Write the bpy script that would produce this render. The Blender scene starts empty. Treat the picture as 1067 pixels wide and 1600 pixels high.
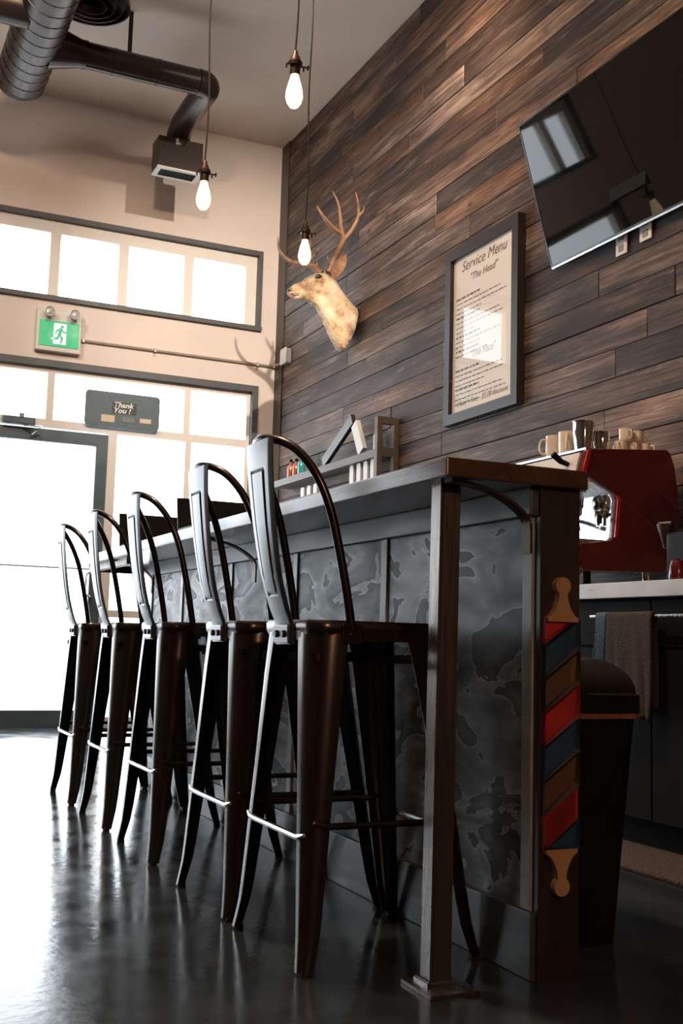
import bpy, bmesh, math, random
from mathutils import Vector, Matrix
random.seed(7)
PI = math.pi
SC = bpy.context.scene
C = SC.collection

# ------------------------------------------------------------------ camera
cam = bpy.data.cameras.new('camera'); cam_o = bpy.data.objects.new('camera', cam); C.objects.link(cam_o)
RT = Vector((0.90852, -0.41690, 0.02791)); UP = Vector((-0.07329, -0.09326, 0.99294)); FW = Vector((0.41136, 0.90415, 0.11528))
cam_o.matrix_world = Matrix(((RT.x, UP.x, -FW.x, 0), (RT.y, UP.y, -FW.y, 0), (RT.z, UP.z, -FW.z, 0.6995), (0, 0, 0, 1)))
cam.sensor_fit = 'VERTICAL'; cam.sensor_height = 24.0; cam.lens = 1734.04 / 1600 * 24
cam.clip_start = 0.02
SC.camera = cam_o

# ------------------------------------------------------------------ sky, lamps, exposure
wd = bpy.data.worlds.new('overcast_sky'); SC.world = wd; wd.use_nodes = True
bg = wd.node_tree.nodes['Background']; bg.inputs[0].default_value = (0.86, 0.94, 1.0, 1); bg.inputs[1].default_value = 6.5
vs = SC.view_settings; vs.view_transform = 'Standard'; vs.look = 'None'; vs.gamma = 1; vs.exposure = 0.12; vs.use_curve_mapping = False

def lamp(name, kind, loc, power, color, target=None, size=0.1, angle=60, blend=0.5):
    l = bpy.data.lights.new(name, kind); l.energy = power; l.color = color
    o = bpy.data.objects.new(name, l); C.objects.link(o); o.location = loc
    if kind == 'SPOT':
        l.spot_size = math.radians(angle); l.spot_blend = blend; l.shadow_soft_size = size
    elif kind == 'POINT':
        l.shadow_soft_size = size
    if target is not None:
        o.rotation_euler = (Vector(target) - Vector(loc)).to_track_quat('-Z', 'Y').to_euler()
    return o
WARM = (1.0, 0.68, 0.42)
lamp('track_spot_on_deer', 'SPOT', (2.25, 3.3, 4.7), 880, (1.0, 0.86, 0.71), (3.05, 8.0, 3.15), 0.035, 46, 1.0)
lamp('track_spot_on_planks', 'SPOT', (2.2, 4.4, 4.75), 130, WARM, (3.26, 5.4, 3.9), 0.05, 60, 1.0)
lamp('hanging_lamp_behind', 'POINT', (0.95, -1.2, 2.0), 75, (1.0, 0.56, 0.32), None, 0.10)
lamp('fill_spot_on_front_wall', 'SPOT', (-0.6, 5.2, 4.72), 320, (1.0, 0.93, 0.86), (1.3, 8.5, 2.6), 0.35, 74, 1.0)  # added fill without a fixture, brightens the front wall
lamp('ceiling_fill_light', 'POINT', (0.6, 3.4, 4.3), 290, (1.0, 0.74, 0.52), None, 0.10)  # added point light out of view, lifts the ceiling

W, D, H = 3.262, 8.537, 4.883            # plank wall x, window wall y, ceiling z
XL, YB = -3.6, -4.0                       # far side of the room and the wall behind the camera

# ------------------------------------------------------------------ materials
def nt(name):
    m = bpy.data.materials.new(name); m.use_nodes = True
    return m, m.node_tree.nodes, m.node_tree.links, m.node_tree.nodes['Principled BSDF']
def ramp(N, stops):
    r = N.new('ShaderNodeValToRGB'); e = r.color_ramp.elements
    while len(e) < len(stops): e.new(0.5)
    for k, (p, c) in enumerate(stops):
        e[k].position = p; e[k].color = (c[0], c[1], c[2], 1) if len(c) == 3 else c
    return r
def pm(name, col, rough=0.5, metal=0.0, var=0.15, scale=12.0, rvar=0.08, bump=0.0, stretch=(1, 1, 1), coat=0.0, spec=0.5, emit=None, estr=0.0, sheen=0.0):
    m, N, L, b = nt(name)
    tc = N.new('ShaderNodeTexCoord'); mp = N.new('ShaderNodeMapping'); mp.inputs['Scale'].default_value = stretch
    no = N.new('ShaderNodeTexNoise'); no.inputs['Scale'].default_value = scale; no.inputs['Detail'].default_value = 6
    L.new(tc.outputs['Object'], mp.inputs['Vector']); L.new(mp.outputs[0], no.inputs['Vector'])
    lo = [c * (1 - var) for c in col]; hi = [min(1, c * (1 + var)) for c in col]
    r = ramp(N, [(0.3, lo), (0.7, hi)]); L.new(no.outputs[0], r.inputs[0]); L.new(r.outputs[0], b.inputs['Base Color'])
    mr = N.new('ShaderNodeMapRange'); mr.inputs['From Min'].default_value = 0.3; mr.inputs['From Max'].default_value = 0.7
    mr.inputs['To Min'].default_value = max(0.0, rough - rvar); mr.inputs['To Max'].default_value = min(1, rough + rvar)
    L.new(no.outputs[0], mr.inputs['Value']); L.new(mr.outputs[0], b.inputs['Roughness'])
    b.inputs['Metallic'].default_value = metal; b.inputs['Specular IOR Level'].default_value = spec
    b.inputs['Coat Weight'].default_value = coat; b.inputs['Coat Roughness'].default_value = 0.1
    if sheen: b.inputs['Sheen Weight'].default_value = sheen
    if bump:
        bu = N.new('ShaderNodeBump'); bu.inputs['Strength'].default_value = bump; bu.inputs['Distance'].default_value = 0.01
        L.new(no.outputs[0], bu.inputs['Height']); L.new(bu.outputs[0], b.inputs['Normal'])
    if emit:
        b.inputs['Emission Color'].default_value = (*emit, 1); b.inputs['Emission Strength'].default_value = estr
    return m

def wood(name, stops, rough=0.6, axis='Y', scale=1.0, rand=True, bump=0.25, coat=0.0, tone=(0.42, 1.7), patch=0.45, knots=False):
    """boards: long grain along one axis, a tone of its own for each board"""
    m, N, L, b = nt(name)
    tc = N.new('ShaderNodeTexCoord'); oi = N.new('ShaderNodeObjectInfo')
    off = N.new('ShaderNodeVectorMath'); off.operation = 'ADD'
    comb = N.new('ShaderNodeCombineXYZ'); mul = N.new('ShaderNodeMath'); mul.operation = 'MULTIPLY'; mul.inputs[1].default_value = 57.0 if rand else 0
    L.new(oi.outputs['Random'], mul.inputs[0])
    for k in range(3): L.new(mul.outputs[0], comb.inputs[k])
    L.new(tc.outputs['Object'], off.inputs[0]); L.new(comb.outputs[0], off.inputs[1])
    mp = N.new('ShaderNodeMapping')
    s = {'X': (1.1, 22, 22), 'Y': (22, 1.1, 22), 'Z': (22, 22, 1.1)}[axis]
    mp.inputs['Scale'].default_value = [q * scale for q in s]
    L.new(off.outputs[0], mp.inputs['Vector'])
    g = N.new('ShaderNodeTexNoise'); g.inputs['Scale'].default_value = 1.0; g.inputs['Detail'].default_value = 12; g.inputs['Roughness'].default_value = 0.74; g.inputs['Distortion'].default_value = 1.4
    L.new(mp.outputs[0], g.inputs['Vector'])
    p = N.new('ShaderNodeTexNoise'); p.inputs['Scale'].default_value = 3.2; p.inputs['Detail'].default_value = 5
    mp2 = N.new('ShaderNodeMapping'); mp2.inputs['Scale'].default_value = {'X': (.5, 2, 2), 'Y': (2, .5, 2), 'Z': (2, 2, .5)}[axis]
    L.new(off.outputs[0], mp2.inputs['Vector']); L.new(mp2.outputs[0], p.inputs['Vector'])
    mixf = N.new('ShaderNodeMix'); mixf.data_type = 'FLOAT'; mixf.inputs[0].default_value = patch
    L.new(g.outputs[0], mixf.inputs[2]); L.new(p.outputs[0], mixf.inputs[3])
    r = ramp(N, stops); L.new(mixf.outputs[0], r.inputs[0])
    hs = N.new('ShaderNodeHueSaturation'); L.new(r.outputs[0], hs.inputs['Color'])
    if rand:
        mr = N.new('ShaderNodeMapRange'); mr.inputs['To Min'].default_value = tone[0]; mr.inputs['To Max'].default_value = tone[1]
        wn = N.new('ShaderNodeTexWhiteNoise'); wn.noise_dimensions = '1D'; L.new(oi.outputs['Random'], wn.inputs['W'])
        L.new(wn.outputs['Value'], mr.inputs['Value']); L.new(mr.outputs[0], hs.inputs['Value'])
        mr2 = N.new('ShaderNodeMapRange'); mr2.inputs['To Min'].default_value = 0.75; mr2.inputs['To Max'].default_value = 1.35
        L.new(oi.outputs['Random'], mr2.inputs['Value']); L.new(mr2.outputs[0], hs.inputs['Saturation'])
    last = hs.outputs[0]
    if knots:
        mg = N.new('ShaderNodeMapping'); mg.inputs['Scale'].default_value = (30, 2.2, 95); L.new(off.outputs[0], mg.inputs['Vector'])
        cg = N.new('ShaderNodeTexNoise'); cg.inputs['Scale'].default_value = 1.0; cg.inputs['Detail'].default_value = 4; cg.inputs['Roughness'].default_value = .6; cg.inputs['Distortion'].default_value = .5; L.new(mg.outputs[0], cg.inputs['Vector'])
        cr = ramp(N, [(0.38, (0.28, 0.26, 0.25)), (0.46, (0.9, 0.9, 0.9)), (0.60, (1.0, 1.0, 1.0)), (0.70, (1.45, 1.45, 1.45))]); L.new(cg.outputs[0], cr.inputs[0])
        cm = N.new('ShaderNodeMix'); cm.data_type = 'RGBA'; cm.blend_type = 'MULTIPLY'; cm.inputs[0].default_value = 1
        L.new(last, cm.inputs[6]); L.new(cr.outputs[0], cm.inputs[7]); last = cm.outputs[2]
        kv = N.new('ShaderNodeTexVoronoi'); kv.inputs['Scale'].default_value = 2.6; kv.inputs['Randomness'].default_value = 1
        mk = N.new('ShaderNodeMapping'); mk.inputs['Scale'].default_value = (1, .75, 1.5); L.new(off.outputs[0], mk.inputs['Vector']); L.new(mk.outputs[0], kv.inputs['Vector'])
        kr = ramp(N, [(0.035, (0.12, 0.12, 0.12)), (0.06, (0.6, 0.6, 0.6)), (0.085, (1, 1, 1))]); L.new(kv.outputs['Distance'], kr.inputs[0])
        km = N.new('ShaderNodeMix'); km.data_type = 'RGBA'; km.blend_type = 'MULTIPLY'; km.inputs[0].default_value = 1
        L.new(last, km.inputs[6]); L.new(kr.outputs[0], km.inputs[7]); last = km.outputs[2]
        mw = N.new('ShaderNodeMapping'); mw.inputs['Scale'].default_value = (6, 1.3, 16); mw.inputs['Location'].default_value = (7, 3, 5); L.new(off.outputs[0], mw.inputs['Vector'])
        wn_ = N.new('ShaderNodeTexNoise'); wn_.inputs['Scale'].default_value = 1.0; wn_.inputs['Detail'].default_value = 10; wn_.inputs['Roughness'].default_value = .75; L.new(mw.outputs[0], wn_.inputs['Vector'])
        wr = ramp(N, [(0.56, (0, 0, 0)), (0.68, (0.75, 0.75, 0.75))]); L.new(wn_.outputs[0], wr.inputs[0])
        k3 = N.new('ShaderNodeMix'); k3.data_type = 'RGBA'; L.new(wr.outputs[0], k3.inputs[0]); L.new(last, k3.inputs[6]); k3.inputs[7].default_value = (0.30, 0.23, 0.185, 1); last = k3.outputs[2]
        sn = N.new('ShaderNodeTexNoise'); sn.inputs['Scale'].default_value = 1.4; sn.inputs['Detail'].default_value = 7; sn.inputs['Roughness'].default_value = .7; L.new(mp2.outputs[0], sn.inputs['Vector'])
        sr = ramp(N, [(0.36, (0.30, 0.28, 0.27)), (0.50, (1, 1, 1))]); L.new(sn.outputs[0], sr.inputs[0])
        k2 = N.new('ShaderNodeMix'); k2.data_type = 'RGBA'; k2.blend_type = 'MULTIPLY'; k2.inputs[0].default_value = .85
        L.new(last, k2.inputs[6]); L.new(sr.outputs[0], k2.inputs[7]); last = k2.outputs[2]
    L.new(last, b.inputs['Base Color'])
    b.inputs['Roughness'].default_value = rough; b.inputs['Coat Weight'].default_value = coat; b.inputs['Coat Roughness'].default_value = 0.18
    bu = N.new('ShaderNodeBump'); bu.inputs['Strength'].default_value = bump; bu.inputs['Distance'].default_value = 0.008
    L.new(g.outputs[0], bu.inputs['Height']); L.new(bu.outputs[0], b.inputs['Normal'])
    return m

M = {}
M['plank'] = wood('weathered_planks', [(0.33, (0.008, 0.004, 0.003)), (0.43, (0.036, 0.020, 0.014)), (0.51, (0.085, 0.050, 0.036)), (0.59, (0.16, 0.105, 0.078)), (0.70, (0.36, 0.27, 0.21))], 0.6, 'Y', 1.0, True, 0.7, knots=True)
M['bartop'] = wood('bar_top_wood', [(0.3, (0.030, 0.017, 0.012)), (0.55, (0.085, 0.045, 0.030)), (0.75, (0.16, 0.095, 0.065))], 0.24, 'Y', 1.0, False, 0.06, 0.3)
M['darkwood'] = wood('dark_stained_wood', [(0.3, (0.012, 0.009, 0.008)), (0.6, (0.038, 0.027, 0.022)), (0.8, (0.06, 0.042, 0.034))], 0.42, 'Z', 0.8, False, 0.1, 0.1)
M['shelfwood'] = wood('shelf_wood', [(0.3, (0.06, 0.048, 0.040)), (0.55, (0.14, 0.112, 0.095)), (0.75, (0.26, 0.22, 0.19))], 0.55, 'Y', 1.0, False, 0.15)
M['palewood'] = wood('pale_bare_wood', [(0.3, (0.30, 0.17, 0.085)), (0.55, (0.46, 0.27, 0.14)), (0.75, (0.56, 0.36, 0.20))], 0.6, 'Z', 1.5, False, 0.1)
M['whitewood'] = pm('white_painted_wood', (0.72, 0.72, 0.70), 0.5, 0, 0.06, 20)
def plywood():
    m, N, L, b = nt('slate_stained_plywood')
    tc = N.new('ShaderNodeTexCoord'); mp = N.new('ShaderNodeMapping'); mp.inputs['Scale'].default_value = (1, 0.8, 1.5)
    L.new(tc.outputs['Object'], mp.inputs['Vector'])
    n1 = N.new('ShaderNodeTexNoise'); n1.inputs['Scale'].default_value = 4.6; n1.inputs['Detail'].default_value = 3; n1.inputs['Roughness'].default_value = 0.5; n1.inputs['Distortion'].default_value = 0.7
    L.new(mp.outputs[0], n1.inputs['Vector'])
    mu = N.new('ShaderNodeMath'); mu.operation = 'MULTIPLY'; mu.inputs[1].default_value = 4.5; L.new(n1.outputs[0], mu.inputs[0])
    fr = N.new('ShaderNodeMath'); fr.operation = 'FRACT'; L.new(mu.outputs[0], fr.inputs[0])
    r = ramp(N, [(0.0, (0.42, 0.47, 0.50)), (0.06, (0.25, 0.29, 0.32)), (0.35, (0.14, 0.165, 0.185)), (0.8, (0.075, 0.09, 0.105)), (0.97, (0.055, 0.067, 0.078))])
    L.new(fr.outputs[0], r.inputs[0])
    n2 = N.new('ShaderNodeTexNoise'); n2.inputs['Scale'].default_value = 6; n2.inputs['Detail'].default_value = 7
    mp2 = N.new('ShaderNodeMapping'); mp2.inputs['Scale'].default_value = (1, 1.2, 5); L.new(tc.outputs['Object'], mp2.inputs['Vector']); L.new(mp2.outputs[0], n2.inputs['Vector'])
    r2 = ramp(N, [(0.3, (0.55, 0.55, 0.55)), (0.7, (1.25, 1.25, 1.25))]); L.new(n2.outputs[0], r2.inputs[0])
    mx = N.new('ShaderNodeMix'); mx.data_type = 'RGBA'; mx.blend_type = 'MULTIPLY'; mx.inputs[0].default_value = 1
    L.new(r.outputs[0], mx.inputs[6]); L.new(r2.outputs[0], mx.inputs[7]); L.new(mx.outputs[2], b.inputs['Base Color'])
    rr = N.new('ShaderNodeMapRange'); rr.inputs['From Min'].default_value = 0.0; rr.inputs['From Max'].default_value = 0.9; rr.inputs['To Min'].default_value = 0.36; rr.inputs['To Max'].default_value = 0.50
    L.new(fr.outputs[0], rr.inputs['Value']); L.new(rr.outputs[0], b.inputs['Roughness']); b.inputs['Specular IOR Level'].default_value = 0.35
    return m
M['ply'] = plywood()
M['rail'] = pm('bar_slate_paint', (0.055, 0.064, 0.074), 0.38, 0, 0.3, 9, stretch=(1, .4, 4))
M['batten'] = pm('batten_lit_slate_paint', (0.30, 0.33, 0.35), 0.35, 0, 0.2, 18)  # paler than the rail: the light battens catch is put into the paint
M['gun'] = pm('gunmetal', (0.085, 0.072, 0.066), 0.25, 0.95, 0.04, 8, 0.015)
M['gunlight'] = pm('brushed_gunmetal_back', (0.115, 0.117, 0.12), 0.30, 0.95, 0.03, 8, 0.015)
M['bolt'] = pm('black_bolt', (0.02, 0.02, 0.02), 0.4, 0.6, 0.1)
M['rung'] = pm('bright_steel_rung', (0.42, 0.42, 0.43), 0.25, 1.0, 0.1)
M['rubber'] = pm('black_rubber', (0.02, 0.02, 0.02), 0.7)
M['post'] = pm('raw_steel_tube', (0.19, 0.17, 0.158), 0.30, 0.9, 0.12, 60, 0.06, stretch=(2, 2, .12))
M['strap'] = pm('brown_steel_strap', (0.09, 0.06, 0.045), 0.4, 0.8, 0.25, 20)
M['black'] = pm('black_laminate', (0.008, 0.008, 0.008), 0.65, 0, 0.3, 8, spec=0.06)
M['blackplastic'] = pm('black_plastic', (0.008, 0.008, 0.008), 0.5, 0, 0.2, 8, spec=0.12)
M['darkpaint'] = pm('charcoal_trim_paint', (0.075, 0.078, 0.085), 0.5, 0, 0.15, 9)
M['doorpaint'] = pm('hazed_slate_door_paint', (0.08, 0.115, 0.14), 0.4, 0.1, 0.12, 9)  # blue raised so the paint carries the flare haze over the door
M['frame'] = pm('cream_window_frame', (0.74, 0.69, 0.64), 0.5, 0, 0.04, 8)
M['wallpaint'] = pm('beige_wall_paint', (0.71, 0.62, 0.57), 0.85, 0, 0.035, 3, 0.03, bump=0.02)
M['ceilpaint'] = pm('ceiling_paint', (0.80, 0.70, 0.62), 0.9, 0, 0.04, 2, 0.03)
M['backwall'] = pm('back_room_paint', (0.09, 0.075, 0.065), 0.9, 0, 0.05, 2)
M['duct'] = pm('painted_spiral_duct', (0.030, 0.021, 0.018), 0.30, 0.3, 0.04, 4, 0.015)
M['cord'] = pm('black_cord', (0.012, 0.010, 0.010), 0.7)
M['socket'] = pm('dark_bronze_socket', (0.05, 0.032, 0.024), 0.38, 0.7, 0.2, 40)
M['bulb'] = pm('glowing_bulb_glass', (1, 0.8, 0.5), 0.1, 0, 0.02, 10, emit=(1.0, 0.72, 0.40), estr=2.1)
M['filament'] = pm('bulb_filament', (1, 0.8, 0.5), 0.3, 0, 0.02, 10, emit=(1.0, 0.8, 0.5), estr=60)
M['signwhite'] = pm('white_plastic', (0.62, 0.58, 0.54), 0.4, 0, 0.04)
M['green'] = pm('exit_green', (0.0, 0.30, 0.13), 0.4, 0, 0.05, 9, emit=(0.0, 0.42, 0.17), estr=0.55)
M['exitwhite'] = pm('exit_white', (0.8, 0.9, 0.84), 0.4, 0, 0.03, 9, emit=(0.75, 0.95, 0.85), estr=0.5)
M['lens'] = pm('lamp_head_lens', (0.5, 0.5, 0.5), 0.2, 0.3, 0.1)
M['galv'] = pm('painted_conduit', (0.42, 0.36, 0.31), 0.45, 0.3, 0.1, 20)
M['slatesign'] = pm('slate_blue_sign', (0.08, 0.12, 0.145), 0.5, 0, 0.15, 30)
M['slatedark'] = pm('dark_print', (0.03, 0.038, 0.045), 0.5, 0, 0.1, 30)
M['cream'] = pm('cream_card', (0.62, 0.52, 0.40), 0.6, 0, 0.05)
M['greycard'] = pm('grey_card', (0.18, 0.19, 0.20), 0.6, 0, 0.1)
M['print'] = pm('brown_print', (0.16, 0.11, 0.09), 0.6, 0, 0.1, 60)
M['white'] = pm('white_print', (0.8, 0.8, 0.8), 0.6, 0, 0.03)
M['paper'] = pm('cream_menu_paper', (0.86, 0.80, 0.745), 0.7, 0, 0.02, 5)
M['menuframe'] = wood('menu_frame_wood', [(0.3, (0.012, 0.008, 0.007)), (0.6, (0.030, 0.021, 0.018)), (0.8, (0.05, 0.036, 0.032))], 0.45, 'Z', 1.5, False, 0.1)
M['screen'] = pm('black_glossy_screen', (0.003, 0.004, 0.005), 0.03, 0, 0.1, 3, 0.01, spec=0.35)
M['bezel'] = pm('black_bezel', (0.006, 0.006, 0.006), 0.2, 0, 0.1, 8)
M['chrome'] = pm('polished_chrome', (0.75, 0.74, 0.72), 0.08, 1.0, 0.03, 10, 0.03)
M['steel'] = pm('brushed_stainless', (0.55, 0.57, 0.60), 0.25, 1.0, 0.06, 30, 0.06, stretch=(1, 8, 1))
M['ctop'] = pm('grey_counter_edge', (0.52, 0.54, 0.57), 0.35, 0.15, 0.10, 9)
M['red'] = pm('glossy_red_enamel', (0.085, 0.007, 0.010), 0.22, 0, 0.06, 6, 0.04, coat=0.5)
M['redbright'] = pm('bright_red_trim', (0.42, 0.012, 0.012), 0.2, 0, 0.06, 6, 0.04, coat=0.5)
M['ceramic'] = pm('cream_ceramic', (0.72, 0.62, 0.50), 0.25, 0, 0.04, 20, coat=0.3)
M['towelbrown'] = pm('brown_terry', (0.050, 0.034, 0.027), 0.95, 0, 0.4, 220, bump=0.8)
M['towelblue'] = pm('blue_terry', (0.06, 0.12, 0.18), 0.95, 0, 0.3, 220, bump=0.8)
M['liner'] = pm('brown_bin_liner', (0.28, 0.11, 0.07), 0.35, 0, 0.2, 30)
M['mat'] = pm('coir_light_patch', (0.055, 0.032, 0.021), 0.95, 0, 0.75, 75, bump=1.0)
M['barred'] = pm('worn_red_paint', (0.42, 0.022, 0.020), 0.5, 0, 0.22, 16)
M['barredd'] = pm('dark_red_border_paint', (0.20, 0.012, 0.012), 0.5, 0, 0.3, 16)
M['barblue'] = pm('worn_blue_paint', (0.018, 0.055, 0.125), 0.5, 0, 0.3, 16)
M['barblued'] = pm('dark_blue_border_paint', (0.012, 0.030, 0.065), 0.5, 0, 0.3, 16)
M['varnish'] = wood('brown_varnished_wood', [(0.3, (0.05, 0.025, 0.014)), (0.55, (0.12, 0.062, 0.034)), (0.75, (0.30, 0.17, 0.09))], 0.5, 'Z', 1.5, False, 0.1)
M['amber'] = pm('amber_bottle', (0.42, 0.12, 0.05), 0.12, 0, 0.1, 12, coat=0.4)
M['teal'] = pm('teal_bottle', (0.05, 0.34, 0.38), 0.12, 0, 0.1, 12, coat=0.4)
M['milky'] = pm('pale_bottle', (0.60, 0.55, 0.50), 0.2, 0, 0.05, 12, coat=0.4)
M['horn'] = pm('antler_horn', (0.20, 0.105, 0.055), 0.5, 0, 0.45, 16, bump=0.3, stretch=(1, 1, 1))
M['dark'] = pm('dark_nose_skin', (0.022, 0.015, 0.013), 0.3, 0, 0.2)
M['eye'] = pm('glass_eye', (0.03, 0.015, 0.008), 0.06, 0, 0.1, coat=1)
M['pavement'] = pm('pale_pavement', (0.55, 0.55, 0.55), 0.9, 0, 0.06, 2)
def furmat():
    m, N, L, b = nt('deer_fur')
    tc = N.new('ShaderNodeTexCoord'); n = N.new('ShaderNodeTexNoise'); n.inputs['Scale'].default_value = 9; n.inputs['Detail'].default_value = 8; n.inputs['Roughness'].default_value = 0.7
    L.new(tc.outputs['Object'], n.inputs['Vector'])
    r = ramp(N, [(0.34, (0.17, 0.085, 0.042)), (0.48, (0.48, 0.33, 0.20)), (0.66, (0.68, 0.55, 0.41))]); L.new(n.outputs[0], r.inputs[0])
    va = N.new('ShaderNodeVertexColor'); va.layer_name = 'coat'
    mx = N.new('ShaderNodeMix'); mx.data_type = 'RGBA'; mx.blend_type = 'MULTIPLY'; mx.inputs[0].default_value = 1
    L.new(r.outputs[0], mx.inputs[6]); L.new(va.outputs[0], mx.inputs[7]); L.new(mx.outputs[2], b.inputs['Base Color'])
    b.inputs['Roughness'].default_value = 0.9; b.inputs['Sheen Weight'].default_value = 0.3
    f = N.new('ShaderNodeTexNoise'); f.inputs['Scale'].default_value = 90; f.inputs['Detail'].default_value = 4; L.new(tc.outputs['Object'], f.inputs['Vector'])
    bu = N.new('ShaderNodeBump'); bu.inputs['Strength'].default_value = 0.7; bu.inputs['Distance'].default_value = 0.01
    L.new(f.outputs[0], bu.inputs['Height']); L.new(bu.outputs[0], b.inputs['Normal'])
    return m
M['fur'] = furmat()
def floormat():
    m, N, L, b = nt('polished_concrete')
    tc = N.new('ShaderNodeTexCoord'); n = N.new('ShaderNodeTexNoise'); n.inputs['Scale'].default_value = 2.6; n.inputs['Detail'].default_value = 10; n.inputs['Roughness'].default_value = 0.62
    L.new(tc.outputs['Object'], n.inputs['Vector'])
    r = ramp(N, [(0.3, (0.008, 0.011, 0.014)), (0.55, (0.024, 0.031, 0.038)), (0.75, (0.055, 0.068, 0.080))]); L.new(n.outputs[0], r.inputs[0]); L.new(r.outputs[0], b.inputs['Base Color'])
    n2 = N.new('ShaderNodeTexNoise'); n2.inputs['Scale'].default_value = 7; n2.inputs['Detail'].default_value = 8; L.new(tc.outputs['Object'], n2.inputs['Vector'])
    mr = N.new('ShaderNodeMapRange'); mr.inputs['From Min'].default_value = 0.3; mr.inputs['From Max'].default_value = 0.7; mr.inputs['To Min'].default_value = 0.10; mr.inputs['To Max'].default_value = 0.24
    L.new(n2.outputs[0], mr.inputs['Value']); L.new(mr.outputs[0], b.inputs['Roughness'])
    b.inputs['Specular IOR Level'].default_value = 0.5
    bu = N.new('ShaderNodeBump'); bu.inputs['Strength'].default_value = 0.06; bu.inputs['Distance'].default_value = 0.01
    n3 = N.new('ShaderNodeTexNoise'); n3.inputs['Scale'].default_value = 30; n3.inputs['Detail'].default_value = 6; L.new(tc.outputs['Object'], n3.inputs['Vector'])
    L.new(n3.outputs[0], bu.inputs['Height']); L.new(bu.outputs[0], b.inputs['Normal'])
    return m
M['floor'] = floormat()
def glassmat(name, tint=(1, 1, 1), refl=0.06):
    m, N, L, b = nt(name); out = N['Material Output']; N.remove(b)
    t = N.new('ShaderNodeBsdfTransparent'); t.inputs[0].default_value = (*tint, 1)
    g = N.new('ShaderNodeBsdfGlossy'); g.inputs['Roughness'].default_value = 0.02
    lw = N.new('ShaderNodeFresnel'); lw.inputs[0].default_value = 1.5
    no = N.new('ShaderNodeTexNoise'); no.inputs['Scale'].default_value = 1.5
    bu = N.new('ShaderNodeBump'); bu.inputs['Strength'].default_value = 0.02; bu.inputs['Distance'].default_value = 0.005
    L.new(no.outputs[0], bu.inputs['Height']); L.new(bu.outputs[0], g.inputs['Normal'])
    ge = N.new('ShaderNodeNewGeometry'); sb = N.new('ShaderNodeMath'); sb.operation = 'SUBTRACT'; sb.inputs[0].default_value = 1.0; L.new(ge.outputs['Backfacing'], sb.inputs[1])
    mf = N.new('ShaderNodeMath'); mf.operation = 'MULTIPLY'; L.new(lw.outputs[0], mf.inputs[0]); L.new(sb.outputs[0], mf.inputs[1])
    mx = N.new('ShaderNodeMixShader'); L.new(mf.outputs[0], mx.inputs[0]); L.new(t.outputs[0], mx.inputs[1]); L.new(g.outputs[0], mx.inputs[2])
    L.new(mx.outputs[0], out.inputs[0])
    return m
M['glass'] = glassmat('window_glass')

# ------------------------------------------------------------------ mesh helpers
def bx(bm, x0, x1, y0, y1, z0, z1, bev=0.0):
    vs_ = [bm.verts.new(p) for p in ((x0, y0, z0), (x1, y0, z0), (x1, y1, z0), (x0, y1, z0), (x0, y0, z1), (x1, y0, z1), (x1, y1, z1), (x0, y1, z1))]
    fs = [bm.faces.new([vs_[i] for i in f]) for f in ((3, 2, 1, 0), (4, 5, 6, 7), (0, 1, 5, 4), (1, 2, 6, 5), (2, 3, 7, 6), (3, 0, 4, 7))]
    if bev > 0:
        es = list({e for f in fs for e in f.edges})
        bmesh.ops.bevel(bm, geom=es, offset=bev, segments=2, affect='EDGES', profile=0.6)
    return bm
def box(x0, x1, y0, y1, z0, z1, bev=0.0): return bx(bmesh.new(), x0, x1, y0, y1, z0, z1, bev)
def hexa(bm, pts):
    v = [bm.verts.new(p) for p in pts]
    for f in ((3, 2, 1, 0), (4, 5, 6, 7), (0, 1, 5, 4), (1, 2, 6, 5), (2, 3, 7, 6), (3, 0, 4, 7)): bm.faces.new([v[i] for i in f])
    return bm
def tube(bm, pts, rad, n=10, caps=True, closed=False):
    pts = [Vector(p) for p in pts]; rads = rad if isinstance(rad, (list, tuple)) else [rad] * len(pts)
    rings = []; up = None
    for i, p in enumerate(pts):
        a = pts[max(i - 1, 0)]; c = pts[min(i + 1, len(pts) - 1)]
        t = (c - a).normalized()
        if up is None:
            up = Vector((0, 0, 1)) if abs(t.z) < 0.9 else Vector((1, 0, 0))
        up = (up - t * up.dot(t)).normalized(); s = t.cross(up)
        rings.append([bm.verts.new(p + (up * math.cos(2 * PI * k / n) + s * math.sin(2 * PI * k / n)) * rads[i]) for k in range(n)])
    for a, c in zip(rings, rings[1:]):
        for k in range(n): bm.faces.new((a[k], a[(k + 1) % n], c[(k + 1) % n], c[k]))
    if caps:
        bm.faces.new(rings[0]); bm.faces.new(rings[-1][::-1])
    return bm
def lathe(bm, prof, n=24, loc=(0, 0, 0), axis='Z'):
    """prof: (radius, height) pairs"""
    loc = Vector(loc); rings = []
    def pt(r, h, a):
        q = (r * math.cos(a), r * math.sin(a), h)
        if axis == 'X': q = (h, q[0], q[1])
        if axis == 'Y': q = (q[1], h, q[0])
        return loc + Vector(q)
    for r, h in prof:
        rings.append([bm.verts.new(pt(max(r, 1e-5), h, 2 * PI * k / n)) for k in range(n)])
    for a, c in zip(rings, rings[1:]):
        for k in range(n): bm.faces.new((a[k], a[(k + 1) % n], c[(k + 1) % n], c[k]))
    bm.faces.new(rings[0][::-1]); bm.faces.new(rings[-1])
    return bm
def prism(bm, poly, d, f):
    """poly: 2D outline, d=(d0,d1) extrusion range, f(u,v,d) -> point"""
    a = [bm.verts.new(f(u, v, d[0])) for u, v in poly]; c = [bm.verts.new(f(u, v, d[1])) for u, v in poly]
    bm.faces.new(a[::-1]); bm.faces.new(c); n = len(poly)
    for k in range(n): bm.faces.new((a[k], a[(k + 1) % n], c[(k + 1) % n], c[k]))
    return bm
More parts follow.
